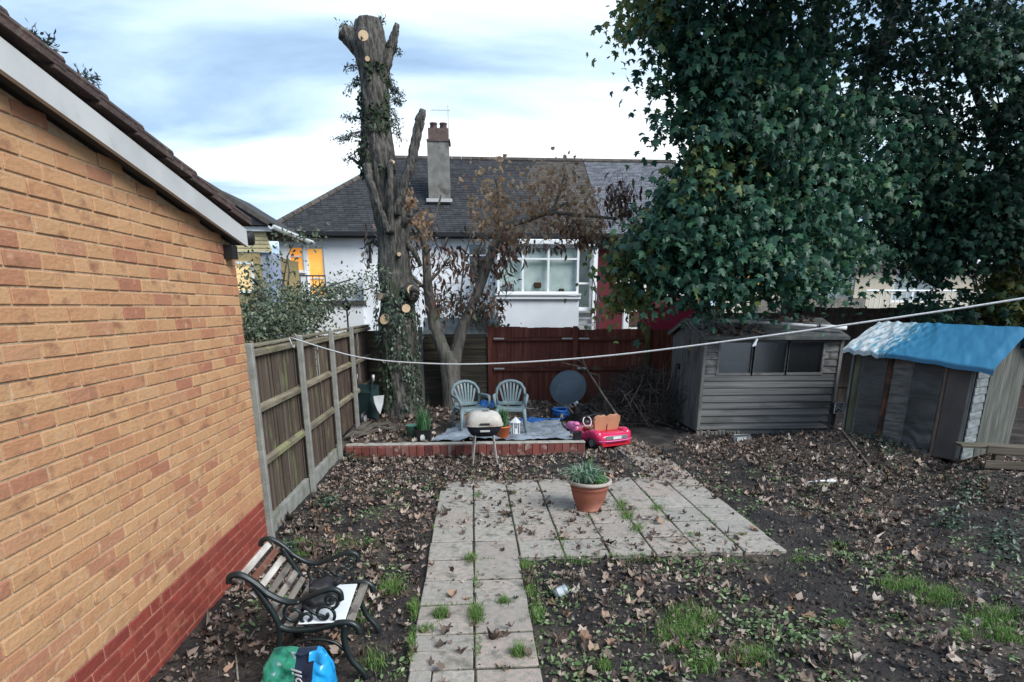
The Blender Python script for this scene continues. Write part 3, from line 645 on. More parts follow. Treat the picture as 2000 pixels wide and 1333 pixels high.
# small speaker-like box between the sheds
sp_ = thing('square_vent_fan', at(1633, 800, 8.75), 'small black square fan with pale rim propped between the two sheds', 'fan', R(20))
MB().box((0, 0, .03), (.19, .08, .16), b=.008).build('fan_body', blk, sp_)
fr_ = MB()
for a_ in ((-.09, 0, .012, .16), (.09, 0, .012, .16)): fr_.box((a_[0], -.045, .03), (.014, .012, .165))
fr_.box((0, -.045, .108), (.165, .012, .014)).box((0, -.045, -.048), (.165, .012, .014)).build('rim', wp, sp_)
MB().tube([(.055*math.cos(a), -.047, .03+.055*math.sin(a)) for a in np.linspace(0, 2*math.pi, 18)], .006, 6).tube([(.02*math.cos(a), -.047, .03+.02*math.sin(a)) for a in np.linspace(0, 2*math.pi, 10)], .006, 6).build('grille_ring', wp, sp_, True)
MB().box((0, .05, -.24), (.10, .05, .42)).build('stand', gwv, sp_)

# pallet timber at the foot of the low shed
pl = thing('timber_pallet', (6.18, 6.40, .10), 'broken timber pallet on its edge below the low shed door', 'pallet', R(-17))
ptm = wood('pallet_timber', [(0, (.155, .13, .10)), (.5, (.19, .155, .12)), (1, (.12, .10, .08))], grain=(.08, 1, 1), c3=(.09, .10, .06))
for i, (z, dy) in enumerate(((.02, 0), (.145, .01), (.30, .03))):
    MB().box((.75, dy, z), (1.7, .028, .095), Matrix.Rotation(random.uniform(-.02, .02), 3, 'Y'), b=.004).build('plank', ptm, pl)
for x in (.05, .45, 1.0): MB().box((x, .07, .15), (.09, .09, .34)).build('block', ptm, pl)
MB().box((.6, .16, .335), (1.9, .2, .03), b=.004).build('top_plank', ptm, pl)
# ================================================================ houses beyond the fence
render_w = M('white_render', (.80, .82, .84), (.70, .73, .76), scale=1.5, rough=.9, bump=.15, bscale=60, c3=(.58, .62, .66), s3=.9, t3=(.62, .8))
upvc = M('white_upvc', (.82, .84, .85), rough=.4, bump=0)
glz = glass_mat('window_glass', (.97, 1, .99), .93, .03)
warm = emit_mat('lit_room', (1.0, .50, .10), (.95, .26, .03), .15, 3.)
warm2 = emit_mat('lit_room_pale', (1.0, .62, .16), (1.0, .36, .04), .16, 3.)
room = M('room_inside', (.84, .88, .86), (.55, .62, .60), scale=2.2, rough=1, bump=0)
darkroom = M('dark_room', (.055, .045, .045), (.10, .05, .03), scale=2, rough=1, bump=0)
def wall_holes(x0, x1, z0, z1, y, th, holes, mb=None):
    b = mb or MB(); xs_ = sorted({x0, x1, *[h[0] for h in holes], *[h[1] for h in holes]}); zs_ = sorted({z0, z1, *[h[2] for h in holes], *[h[3] for h in holes]})
    for i in range(len(xs_)-1):
        k = 0
        while k < len(zs_)-1:
            cxm = (xs_[i]+xs_[i+1])/2
            free = lambda q: not any(h[0] < cxm < h[1] and h[2] < (zs_[q]+zs_[q+1])/2 < h[3] for h in holes)
            if free(k):
                e_ = k
                while e_+1 < len(zs_)-1 and free(e_+1): e_ += 1
                b.box((cxm, y+th/2, (zs_[k]+zs_[e_+1])/2), (xs_[i+1]-xs_[i], th, zs_[e_+1]-zs_[k])); k = e_+1
            else: k += 1
    return b
def window(par, x0, x1, z0, z1, y, fmat, gmat, fw_=.05, mull=(), trans=(), back=None, nm='window', depth=.5):
    f = MB()
    for a in (x0+fw_/2, x1-fw_/2): f.box((a, y, (z0+z1)/2), (fw_, .06, z1-z0))
    for a in (z0+fw_/2, z1-fw_/2): f.box(((x0+x1)/2, y, a), (x1-x0-2*fw_-.002, .058, fw_))
    for a in mull: f.box((a, y, (z0+z1)/2), (fw_, .056, z1-z0-2*fw_-.002))
    xs_ = [x0+fw_]+[q for a in mull for q in (a-fw_/2, a+fw_/2)]+[x1-fw_]
    for a in trans:
        for i in range(0, len(xs_), 2): f.box(((xs_[i]+xs_[i+1])/2, y, a), (xs_[i+1]-xs_[i]-.002, .054, fw_*.8))
    o = f.build(nm, fmat, par)
    zs_ = [z0+fw_]+[q for a in trans for q in (a-fw_*.4, a+fw_*.4)]+[z1-fw_]
    for i in range(0, len(xs_), 2):
        for j in range(0, len(zs_), 2):
            MB().box(((xs_[i]+xs_[i+1])/2, y+.012, (zs_[j]+zs_[j+1])/2), (xs_[i+1]-xs_[i], .008, zs_[j+1]-zs_[j])).build('pane', gmat, o)
    if back: MB().box(((x0+x1)/2, y+depth, (z0+z1)/2), (x1-x0+.5, .02, z1-z0+.4)).build('room_back', back, par)
    return o
HY = 19.0; hx = -5.7
wh = thing('white_bungalow', (hx, HY, 0), 'white rendered bungalow with dark hipped roof and bay window beyond the fence', 'house')
X = lambda x: x-hx
holes = [(X(-5.42), X(-4.98), 3.06, 3.78), (X(-4.90), X(-4.38), 2.30, 3.76), (X(-.10), X(.52), 2.70, 3.92), (X(.95), X(2.95), 2.45, 3.70), (X(3.20), X(3.74), 1.97, 3.80)]
wall_holes(.05, X(3.86), 0, 4.22, 0, .25, holes).build('wall', render_w, wh)
MB().box((.125, 4.2, 2.1), (.15, 7.9, 4.2)).build('side_wall', render_w, wh)
window(wh, X(-5.42), X(-4.98), 3.06, 3.78, .08, upvc, warm, .045, trans=(3.50,))
window(wh, X(-4.90), X(-4.38), 2.30, 3.76, .08, upvc, warm2, .05, trans=(2.88,), nm='door')
window(wh, X(-.10), X(.52), 2.70, 3.92, .08, upvc, glz, .055, trans=(3.56,), back=darkroom)
dr = window(wh, X(3.20), X(3.74), 1.97, 3.80, .05, upvc, glz, .07, trans=(2.75,), back=room, nm='door')
MB().tube([(X(3.68), -.02, 2.78), (X(3.68), -.05, 2.78), (X(3.60), -.05, 2.78)], .012, 6).build('handle', galv, dr)
MB().box((X(-.0)+.2, -.03, 2.68), (.7, .08, .05)).build('sill', upvc, wh); MB().box((X(-5.2), -.03, 3.04), (.52, .08, .04)).build('sill', upvc, wh)
# glazed bay
BYo = 17.6-HY
wall_holes(X(.72), X(3.10), 0, 2.36, BYo, 1.4, []).build('bay_base', render_w, wh)
MB().box((X(1.91), BYo-.03, 2.30), (2.44, .10, .07)).box((X(1.91), BYo-.05, 2.39), (2.46, .14, .045)).build('bay_sill', upvc, wh)
window(wh, X(.74), X(3.08), 2.413, 3.72, BYo+.06, upvc, glz, .06, mull=(X(1.47), X(2.20)), trans=(3.36,), nm='bay_window')
MB().box((X(1.91), BYo+.7, 3.80), (2.60, 1.6, .14), b=.02).build('bay_roof', upvc, wh)
MB().box((X(3.06), BYo+.74, 3.07), (.05, 1.28, 1.30)).build('bay_side', upvc, wh); MB().box((X(.76), BYo+.74, 3.07), (.05, 1.28, 1.30)).build('bay_side', upvc, wh)
MB().box((X(1.91), BYo+.20, 3.05), (2.2, .02, 1.3)).build('bay_brightener', room, wh)  # pale panel added close behind the glass to make the bay look bright
for (x, z, s_) in ((1.05, 2.62, .34), (1.9, 2.70, .22), (2.6, 2.55, .16)): MB().box((X(x), BYo+.14, z-.05), (s_, .06, s_*.7), b=.02).build('shelf_item', darkroom, wh)
MB().box((X(3.80), BYo+1.3, 2.1), (.12, .12, 4.2)).build('door_post', upvc, wh)
MB().box((X(3.45), BYo+1.30, 3.86), (.85, .3, .09)).build('door_canopy', upvc, wh)
stm = M('step_concrete', (.34, .36, .37), (.22, .24, .25), scale=5)
for i in range(5): MB().box((X(3.42), -.15-.26*i, 1.90-.19*i), (.62, .26, .05)).build('step', stm, wh)
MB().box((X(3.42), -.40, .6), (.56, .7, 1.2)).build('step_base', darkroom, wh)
blr = M('railing_blue_black', (.03, .05, .075), rough=.5)
MB().tube([(X(3.74), -.1, 2.9), (X(3.74), -1.2, 2.15)], .022, 6).tube([(X(3.74), -.1, 2.9), (X(3.74), -.1, 1.9)], .02, 6).tube([(X(3.74), -1.2, 2.15), (X(3.74), -1.2, 1.0)], .02, 6).tube([(X(3.74), -.6, 2.55), (X(3.74), -.6, 1.4)], .014, 6).build('handrail', blr, wh)
MB().tube([(X(-3.0), -.06, 0), (X(-3.0), -.06, 4.1)], .04, 8).build('downpipe', blk, wh); MB().tube([(X(.62), -.06, 1), (X(.62), -.06, 4.1)], .035, 8).build('downpipe', upvc, wh)
# raised terrace on the left
MB().box((X(-4.15), -.95, 1.0), (2.3, 1.8, 2.2)).build('terrace', render_w, wh); MB().box((X(-4.15), -.97, 2.16), (2.42, 1.9, .11)).build('terrace_edge', dark, wh)
rl = MB().tube([(X(-5.3), -1.85, 2.86), (X(-3.95), -1.85, 2.86)], .02, 6)
for i in range(9): rl.tube([(X(-5.3)+i*.168, -1.85, 2.22), (X(-5.3)+i*.168, -1.85, 2.86)], .012, 5)
rl.build('railing', blr, wh)
MB().box((X(-2.85), -.9, 1.6), (.3, 1.4, 3.2)).build('buttress', render_w, wh)
# roof: stepped tile courses
def tiles(nm, rnd_c, c2):
    m = M(nm, rnd_c, c2, scale=9, rough=.85, bump=.35, bscale=60, c3=tuple(x*1.5 for x in rnd_c), s3=.05, t3=(.55, .75), rnd='island', var=.28)
    return m
rt1 = tiles('roof_tile_dark', (.052, .053, .058), (.032, .033, .037)); rt2 = tiles('roof_tile_pale', (.16, .165, .185), (.11, .115, .135)); rt3 = tiles('roof_tile_brown', (.105, .092, .08), (.068, .06, .056))
E0, RZ, EY, RY = 4.14, 7.03, 18.72, 23.0
def tile_rows(x_l, x_r, mb, nrow=42, tw=.22):
    for i in range(nrow):
        a, b_ = i/nrow, (i+1)/nrow
        y0, y1 = EY+(RY-EY)*a-HY, EY+(RY-EY)*b_-HY; z0, z1 = E0+(RZ-E0)*a, E0+(RZ-E0)*b_
        xl = x_l(a); xr = x_r(a); x = xl - ((i % 2)*tw/2) % tw
        while x < xr:
            xa, xb = max(x+.004, xl), min(x+tw-.004, xr); dz = random.uniform(-.006, .006)
            if xb-xa > .02: mb.add([(X(xa), y0, z0+.036+dz), (X(xb), y0, z0+.036+dz), (X(xb), y1+.03, z1+.024), (X(xa), y1+.03, z1+.024), (X(xa), y0, z0), (X(xb), y0, z0)], [(0, 1, 2, 3), (4, 5, 1, 0)])
            x += tw
hipx = lambda a: -5.95+3.36*a
def tagk(o): return tag(o, kind='stuff')
r1 = MB(); tile_rows(hipx, lambda a: 2.2+.3*math.sin(a*7), r1); tagk(r1.build('roof_tiles', rt1, wh))
r3 = MB(); tile_rows(lambda a: 2.2+.3*math.sin(a*7)+.01, lambda a: 4.05, r3); tagk(r3.build('roof_tiles', rt3, wh))
MB().add([(X(-5.97), EY-HY, E0), (X(-5.97), 8.2, E0), (X(-2.6), RY-HY, RZ)], [(0, 1, 2)]).build('hip_slope', rt1, wh)
MB().prism([(X(-5.95), EY-HY+.02, E0-.02), (X(-2.6), RY-HY, RZ-.05), (X(4.05), RY-HY, RZ-.05), (X(4.05), EY-HY+.02, E0-.02)], (0, .02, -.04)).build('roof_deck', dark, wh)
rdg = MB()
for i in range(20): rdg.tube([(X(-2.6+i*.333), RY-HY, RZ+.01), (X(-2.6+i*.333+.325), RY-HY, RZ+.01)], .10, 8)
for i in range(16):
    a0, a1 = i/16, (i+1)/16-.004
    p = lambda a: (X(-5.95+3.36*a), EY-HY+(RY-EY)*a, E0+(RZ-E0)*a+.03); rdg.tube([p(a0), p(a1)], .09, 8)
rdg.build('ridge_tiles', rt3, wh)
MB().box((X(-1.05)+.0, EY-HY-.03, E0-.04), (9.85, .12, .11)).build('gutter', blk, wh); MB().box((X(-1.05), EY-HY+.06, E0-.07), (9.8, .03, .16)).build('fascia', dark, wh)
chm = M('chimney_render', (.24, .235, .215), (.155, .15, .14), scale=4, rough=.95, bump=.6, bscale=30, c3=(.10, .085, .075), s3=3)
chb = M('chimney_brick', (.15, .10, .085), (.085, .065, .06), scale=9, bump=.8)
ch = MB().box((X(-.95), 1.5, 6.0), (.66, .6, 1.9)).build('chimney', chm, wh)
MB().box((X(-.93), 1.5, 7.12), (.62, .56, .36)).box((X(-.93), 1.5, 6.96), (.72, .66, .06)).build('chimney_top', chb, ch)
for dx in (-.15, .15): MB().lathe([(.11, 7.30), (.12, 7.33), (.10, 7.46), (.12, 7.47), (.12, 7.50)], 12, (X(-.93)+dx, 1.5, 0)).build('chimney_pot', chb, ch, True)
MB().box((X(-.95), 1.12, 5.25), (.80, .10, .10)).build('flashing', galv, ch)
am = MB().tube([(X(-.62), 1.5, 7.0), (X(-.62), 1.5, 8.0)], .012, 5).tube([(X(-1.15), 1.5, 7.86), (X(-.55), 1.5, 7.86)], .007, 5)
for i in range(8): am.tube([(X(-1.1+i*.07), 1.4, 7.86), (X(-1.1+i*.07), 1.6, 7.86)], .004, 4)
am.build('television_aerial', galv, ch)

# red painted house joined to it
rd = thing('red_house', (3.9, 19.0, 0), 'dark red painted house with paler grey roof joined to the white bungalow', 'house')
rdw = M('red_paint_wall', (.135, .022, .03), (.095, .018, .024), scale=3, rough=.8, bump=.2)
x2 = 3.9
wall_holes(.02, 3.4, 0, 4.16, .15, .25, [(1.02, 1.62, 1.9, 3.75), (.62, .80, 2.75, 3.5), (2.1, 3.1, 2.4, 3.6)]).build('wall', rdw, rd)
window(rd, 1.02, 1.62, 1.9, 3.75, .2, upvc, glz, .09, trans=(2.8,), back=darkroom, nm='door'); window(rd, .62, .80, 2.75, 3.5, .2, upvc, glz, .04, back=darkroom); window(rd, 2.1, 3.1, 2.4, 3.6, .2, upvc, glz, .06, mull=(2.6,), back=darkroom)
MB().box((.72, -.9, 1.9), (.16, .16, 1.1)).build('porch_post', upvc, rd); MB().box((.95, -.9, 1.30), (.22, .2, .3)).build('porch_plinth', upvc, rd)
MB().box((1.5, -.8, 1.2), (1.6, .1, 1.3)).build('porch_wall', darkroom, rd)
hx_keep = hx; hx = 3.9
r2 = MB(); tile_rows(lambda a: 4.065, lambda a: 7.5, r2); tagk(r2.build('roof_tiles', rt2, rd))
MB().prism([(X(4.06), EY-HY+.02, E0-.02), (X(4.06), RY-HY, RZ-.05), (X(7.5), RY-HY, RZ-.05), (X(7.5), EY-HY+.02, E0-.02)], (0, .02, -.04)).build('roof_deck', dark, rd)
rg2 = MB()
for i in range(10): rg2.tube([(X(4.08+i*.333), RY-HY, RZ+.01), (X(4.08+i*.333+.325), RY-HY, RZ+.01)], .10, 8)
rg2.build('ridge_tiles', rt3, rd)
MB().box((1.8, EY-HY-.03, E0-.04), (3.4, .12, .11)).build('gutter', blk, rd)
hx = hx_keep
crm = M('crimson_paint', (.30, .022, .055), (.22, .018, .042), scale=2.5, rough=.7, bump=.3, bscale=20)
cw = thing('crimson_wall', (3.75, 13.5, 0), 'crimson painted low garden wall beyond the fence, left of the shed roof', 'wall')
MB().box((.95, 0, 1.0), (1.9, .15, 2.02), b=.01).build('wall_face', crm, cw); MB().box((.95, 0, 2.035), (1.96, .2, .045)).build('coping', crm, cw)

# cream house further right, seen in scraps below the maples
chs = thing('cream_house', (8.6, 20.5, 0), 'cream and white house with a lit yellow window glimpsed below the maples', 'house')
crw = M('cream_render', (.62, .56, .44), (.54, .48, .38), scale=2, rough=.9)
wall_holes(0, 11, 0, 3.6, 0, .25, [(.6, 1.6, 2.5, 3.3), (2.6, 4.6, 1.9, 3.3), (6.0, 7.6, 2.2, 3.3)]).build('wall', crw, chs)
window(chs, .6, 1.6, 2.5, 3.3, .1, upvc, warm2, .06, mull=(1.1,)); window(chs, 2.6, 4.6, 1.9, 3.3, .1, upvc, glz, .07, mull=(3.3, 3.95), back=room, nm='patio_door'); window(chs, 6.0, 7.6, 2.2, 3.3, .1, upvc, glz, .07, mull=(6.8,), back=room)
MB().prism([(-.3, -.3, 3.55), (-.3, 4, 4.9), (-.3, 8, 3.55)], (11.6, 0, 0)).build('roof', rt2, chs); MB().box((5.5, -.35, 3.53), (11.6, .12, .12)).build('gutter', upvc, chs)
MB().box((1.2, -3.2, 1.3), (3.4, .12, 2.0)).build('terrace_screen', pale_w, chs)
rl = MB().tube([(2.9, -3.2, 2.5), (9, -3.2, 2.5)], .03, 6)
for i in range(40): rl.tube([(2.9+i*.156, -3.2, 1.4), (2.9+i*.156, -3.2, 2.5)], .014, 5)
rl.build('terrace_railing', upvc, chs)

# yellow brick house on the left
yh = thing('yellow_house', (-4.6, 14.0, 0), 'yellow brick house with cream boarded gable and dark roof behind the brick wall', 'house')
yb_ = M('yellow_brick', (.40, .31, .15), (.31, .235, .115), scale=12, rough=.9, bump=.5, bscale=40); lav = M('lavender_render', (.36, .40, .52), (.30, .34, .45), scale=3)
siding = M('cream_siding', (.55, .47, .27), (.48, .41, .24), scale=6)
MB().box((-2.5, 1.5, 1.6), (5.0, 3.0, 3.2)).build('wall', yb_, yh); MB().box((.12, .35, 1.6), (.24, .6, 3.2)).build('side_wall', lav, yh)
window(yh, -.62, -.16, 2.35, 3.0, -.01, upvc, emit_mat('lit_room_cream', (.9, .68, .36), (.8, .5, .2), .12, 3.), .05)
sdm = MB().prism([(0, 0, 0), (0, -.025, 0), (0, -.008, .085)], (1., 0, 0)).mesh('siding_board', siding)
for i in range(7): inst('siding_board', sdm, yh, (-3.0, -.0, 3.205+i*.08), (0, 0, 0), (3.27-.02*i, 1, 1))
yr = MB().prism([(.36, -.2, 3.72), (-1.15, -.2, 4.66), (-4.0, -.2, 4.66), (-4.0, -.2, 3.8)], (0, 3.4, 0)).build('roof', rt1, yh)
MB().bar((.42, -.22, 3.72), (-1.15, -.22, 4.70), .06, .10).build('verge', rt3, yh)
MB().tube([(.38, -.25, 3.70), (.38, 3.2, 3.70)], .06, 8).build('gutter', wp, yh); MB().box((-.05, -.06, 3.66), (.75, .1, .09)).build('eaves_board', upvc, yh)

# grey sheet lean-to behind the slat panel, and the lantern over the fence
sh = thing('grey_sheet_roof', (-.95, 11.62, 0), 'grey corrugated sheet roof just behind the dark slat panel', 'roof')
gsm = M('grey_sheet', (.27, .28, .27), (.19, .20, .19), scale=5, rough=.9, bump=.4, c3=(.13, .13, .12), s3=3)
MB().grid(lambda u, v: (u*1.5, v*.55, 1.50+.34*v+.012*math.sin(u*75)), 120, 6).build('sheet', gsm, sh, True)
MB().box((.75, .60, .9), (1.5, .05, 1.84)).box((.75, .03, .73), (1.5, .04, 1.46)).build('support', gwv, sh)
gl = thing('garden_lantern', (at(680, 640, 11.9).x, 11.9, 0), 'black garden lantern on a thin pole rising above the left fence', 'lantern')
zt = at(677, 600, 11.9).z
MB().tube([(0, 0, 0), (0, 0, zt-.06)], .018, 6).build('pole', blk, gl)
MB().lathe([(.02, zt-.07), (.07, zt-.04), (.085, zt+.06), (.10, zt+.07), (.03, zt+.13), (.01, zt+.16)], 8).build('lantern_head', blk, gl)
# ================================================================ trees and shrubs
def pr_(x, y, Y): return at(x, y, Y)
def pxr(px, Y): return px/FOCAL_PX*(Y*1.01)
bark = M('bark_grey', (.17, .158, .14), (.04, .038, .036), scale=17, rough=.95, bump=1.0, bscale=30, bdist=.05, stretch=(1.6, 1.6, .30), c3=(.07, .09, .045), s3=2.2, t3=(.56, .70), det=8)
bark2 = M('bark_pale', (.23, .21, .18), (.10, .09, .078), scale=9, rough=.95, bump=1., bscale=22, bdist=.03, stretch=(1.5, 1.5, .35), c3=(.13, .14, .10), s3=4, det=8)
cutw = M('fresh_cut_wood', (.62, .46, .29), (.52, .36, .21), scale=14, rough=.8, bump=.2)
ivy_m = M('ivy_leaf', (.03, .055, .03), rough=.42, bump=0, rnd='island', ramp=[(0, (.022, .042, .026)), (.5, (.034, .062, .032)), (1, (.07, .10, .06))], spec=.6)
TY = 10.5
lt_ = thing('lopped_tree', (at(785, 815, TY).x, TY, 0), 'tall lopped tree trunk with pale saw cuts and ivy beside the left fence', 'tree')
ox, oy = lt_.location.x, TY
def LP(x, y, Y=TY): p = at(x, y, Y); return Vector((p.x-ox, p.y-oy, p.z))
prof = [(787, 835, 50), (786, 815, 43), (783, 780, 36), (779, 740, 33), (777, 700, 33), (777, 660, 34), (777, 630, 37), (776, 600, 34), (775, 565, 33), (771, 530, 31), (769, 490, 29), (767, 450, 30), (760, 410, 29), (750, 375, 27), (741, 335, 29), (738, 305, 31), (736, 270, 27), (734, 230, 24), (732, 190, 25), (729, 150, 24), (726, 120, 27), (722, 90, 31), (721, 62, 26), (720, 42, 23)]
trunk = MB(); dense = []
for i in range(len(prof)-1):
    for k in range(8):
        t = k/8; a, b_ = prof[i], prof[i+1]; dense.append(tuple(a[j]*(1-t)+b_[j]*t for j in range(3)))
dense.append(prof[-1])
trunk.tube([LP(a, b_) for a, b_, c in dense], [pxr(c*.93, TY) for a, b_, c in dense], 52, True, .17)
def limb(pts, rr, n=16, Y=None, wob=.18, mb=None):
    P_ = [LP(*(p if len(p) == 3 else (*p, TY))) for p in pts]; out_ = []; rs = []
    for i in range(len(P_)-1):
        for k in range(8): t = k/8; out_.append(P_[i].lerp(P_[i+1], t)+Vector((random.gauss(0, .006), random.gauss(0, .006), 0))); rs.append(pxr(rr[i]*(1-t)+rr[i+1]*t, TY))
    out_.append(P_[-1]); rs.append(pxr(rr[-1], TY)); (mb or MB()).tube(out_, rs, n, True, wob) if mb is not None else None
    return MB().tube(out_, rs, n, True, wob)
tk = trunk.build('trunk', bark, lt_, True)
for pts, rr in (([(722, 115), (700, 92), (680, 72), (668, 64)], (17, 15, 13, 11)), ([(738, 190), (752, 135), (764, 90), (772, 62), (776, 46)], (9, 9, 8, 6, 4)),
                ([(772, 420, 10.25), (785, 375, 10.2), (800, 330, 10.2), (812, 275, 10.2), (820, 235, 10.2), (826, 214, 10.2)], (8, 8, 8, 8, 8, 5)),
                ([(762, 455, 10.2), (748, 425, 10.15), (735, 390, 10.15), (722, 350, 10.15), (716, 322, 10.2)], (8, 6, 6, 6, 7)), ([(764, 455, 10.2), (762, 400, 10.15), (762, 350, 10.15), (762, 316, 10.2)], (6, 5, 5, 5)),
                ([(725, 335), (705, 322), (683, 308)], (4, 3, 2)), ([(775, 455), (795, 430, 10.3), (806, 412, 10.3), (818, 408, 10.3)], (9, 6, 5, 3)), ([(790, 470), (808, 490, 10.4), (822, 520, 10.5)], (7, 5, 4)),
                ([(741, 480), (728, 470), (713, 478)], (5, 4, 2)), ([(815, 840, 10.62), (812, 780, 10.62), (808, 700, 10.62), (806, 640, 10.62)], (14, 12, 11, 8)),
                ([(742, 318), (722, 300, 10.4), (712, 285, 10.4)], (17, 15, 7)), ([(800, 560), (806, 570, 10.2), (808, 585, 10.15)], (14, 12, 8))):
    limb(pts, rr).build('limb', bark, lt_, True)
for x, y, r_, nrm, sx in ((752, 624, 9, (-.3, -1, .2), 1.2), (793, 603, 7.5, (.25, -1, .2), 1.1), (803, 567, 8.5, (.7, -1, .25), 1.5), (743, 580, 6, (-.8, -1, .1), 1.4), (710, 71, 8.5, (0, -1, .1), 1.0), (718, 116, 4, (0, -1, 0), 1.0), (766, 318, 5, (.2, -.8, .8), .8), (668, 62, 9, (-.9, -.3, .3), 1.), (779, 497, 3.5, (.2, -1, 0), 1)):
    c_ = LP(x, y, TY-pxr(33 if y > 400 else 24, TY)-.03 if y > 150 or x > 700 else TY-.05)
    nv = Vector(nrm).normalized(); MB().tube([c_-nv*.16, c_-nv*.06, c_-nv*.0, c_+nv*.014], [pxr(r_*1.45, TY), pxr(r_*1.22, TY), pxr(r_*1.12, TY), pxr(r_*1.05, TY)], 16, True, .12).build('branch_collar', bark, lt_, True)
    MB().disc(c_+nv*.010, nrm, pxr(r_*.96, TY), 14, .008, min(sx, 1.12)).build('saw_cut', cutw, lt_)
# ivy on the lower trunk
n = 1500; zz_ = rng.uniform(.35, 2.45, n); th = rng.uniform(-math.pi, 0, n)+rng.normal(0, .2, n)
keep = np.array([mnoise.noise(Vector((math.cos(a)*1.6+1.3, z*1.3, 4.))) + .35*(1-abs(z-1.6)/1.0) > .02 for a, z in zip(th, zz_)]); zz_, th = zz_[keep], th[keep]
cxs = np.interp(zz_, [LP(a, b_).z for a, b_, c in prof], [LP(a, b_).x for a, b_, c in prof]); rad = np.interp(zz_, [LP(a, b_).z for a, b_, c in prof], [pxr(c, TY) for a, b_, c in prof])*1.06+rng.uniform(0, .05, len(zz_))
Pn = np.stack([np.cos(th), np.sin(th), np.full(len(th), .3)], 1)
tag(inst('ivy', scatter('ivy', np.stack([cxs+np.cos(th)*rad, np.sin(th)*rad, zz_], 1), Pn, rng.uniform(.035, .085, len(th)), OVAL, ivy_m, spin=np.array([[0, 0, -1.]]), tilt=.4), lt_), kind='stuff')
shoot_m = M('cypress_shoots', (.05, .075, .065), rough=.6, bump=0, rnd='island', ramp=[(0, (.05, .075, .07)), (1, (.14, .165, .16))], trans=.2)
def sprays(cents, nper, rad_, sz, droop=.5):
    P, T = [], []
    for (c_, d_) in cents:
        for _ in range(nper):
            t = random.random(); P.append(Vector(c_)+Vector(d_)*t+Vector([random.gauss(0, rad_*.25) for _ in range(3)])); T.append((Vector(d_).normalized()+Vector([random.gauss(0, .7) for _ in range(3)])+Vector((0, 0, -droop*t))))
    return np.array(P), np.array(T)
cs = []
for x, y, dx, dy in ((695, 60, -30, -10), (735, 55, 10, -18), (712, 128, -40, 5), (700, 150, -22, 30), (755, 90, 22, 10), (757, 150, 16, 30), (762, 175, 22, 12), (760, 205, 20, 40), (766, 235, 16, 40), (708, 235, -36, -6), (712, 265, -60, 8), (706, 255, -40, 20), (712, 290, -40, 25), (765, 195, 20, 4)):
    a = LP(x, y); b_ = LP(x+dx, y+dy); cs.append((a, b_-a))
P, T = sprays(cs, 150, .13, .06)
tag(inst('shoots', scatter('shoots', P, rng.normal(0, 1, (len(P), 3)), rng.uniform(.025, .065, len(P)), LANCE, shoot_m, spin=T), lt_), kind='stuff')
sm2 = MB()
for a, d_ in cs: sm2.tube([a, a+d_*.5+Vector((0, 0, .02)), a+d_], [.008, .006, .003], 4)
sm2.build('twigs', bark, lt_)
moss_leaf = M('trunk_moss', (.035, .055, .03), rough=.9, bump=0, rnd='island', ramp=[(0, (.02, .035, .02)), (1, (.05, .075, .04))])
n = 700; zs_ = rng.uniform(4.0, 5.6, n); th = rng.uniform(-math.pi, 0, n)
cxs = np.interp(zs_, [LP(a, b_).z for a, b_, c in prof], [LP(a, b_).x for a, b_, c in prof]); rad = np.interp(zs_, [LP(a, b_).z for a, b_, c in prof], [pxr(c, TY) for a, b_, c in prof])*1.04
kp = np.array([mnoise.noise(Vector((math.cos(a)*1.2, z*1.5, 9.))) > .0 for a, z in zip(th, zs_)])
tag(inst('moss', scatter('moss', np.stack([cxs+np.cos(th)*rad, np.sin(th)*rad, zs_], 1)[kp], np.stack([np.cos(th), np.sin(th), th*0], 1)[kp], rng.uniform(.04, .09, kp.sum()), BIT, moss_leaf, tilt=.6), lt_), kind='stuff')

# ---- forked fruit tree with dried brown leaves
FY = 11.0
ft = thing('forked_tree', (at(888, 790, FY).x, FY, 0), 'pale forked tree with dried brown leaves standing behind the plastic chairs', 'tree')
ox, oy = ft.location.x, FY
def FP(x, y, Y=FY): p = at(x, y, Y); return Vector((p.x-ox, p.y-oy, p.z))
def flimb(pts, rr, nm='limb', mat=bark2, n=10):
    P_ = [FP(*p) for p in pts]; out_, rs = [], []
    for i in range(len(P_)-1):
        for k in range(4): t = k/4; out_.append(P_[i].lerp(P_[i+1], t)); rs.append(pxr(rr[i]*(1-t)+rr[i+1]*t, FY))
    out_.append(P_[-1]); rs.append(pxr(rr[-1], FY)); return MB().tube(out_, rs, n, True, .14).build(nm, mat, ft, True)
flimb([(889, 810), (887, 795), (885, 770), (882, 740), (880, 712), (874, 688)], (34, 24, 20, 18, 19, 15), 'trunk', n=18)
flimb([(876, 708), (862, 675), (850, 640), (841, 600), (836, 560), (833, 515), (830, 480), (822, 452), (805, 425)], (15, 13, 12, 10, 9, 8, 7, 6, 4))
flimb([(884, 720), (892, 685), (900, 650), (918, 605), (937, 560), (953, 515), (966, 478), (984, 445), (1000, 432)], (14, 12, 12, 9, 9, 9, 8, 7, 6))
flimb([(990, 440), (1030, 430), (1070, 415), (1095, 402), (1110, 395)], (6, 4.5, 4, 3, 2)); flimb([(1068, 416), (1110, 418), (1160, 423), (1205, 428)], (4, 3, 3, 2)); flimb([(1110, 418), (1106, 440), (1098, 465)], (2.5, 2, 1))
flimb([(830, 480), (848, 430), (858, 395), (862, 380)], (3, 2, 2, 1.2)); flimb([(975, 460), (968, 410), (972, 370), (966, 345)], (4, 3, 2, 1.2)); flimb([(800, 425), (790, 395), (792, 380)], (3, 2, 1)); flimb([(905, 640), (900, 575), (908, 500), (925, 440)], (2, 1.6, 1.4, 1))
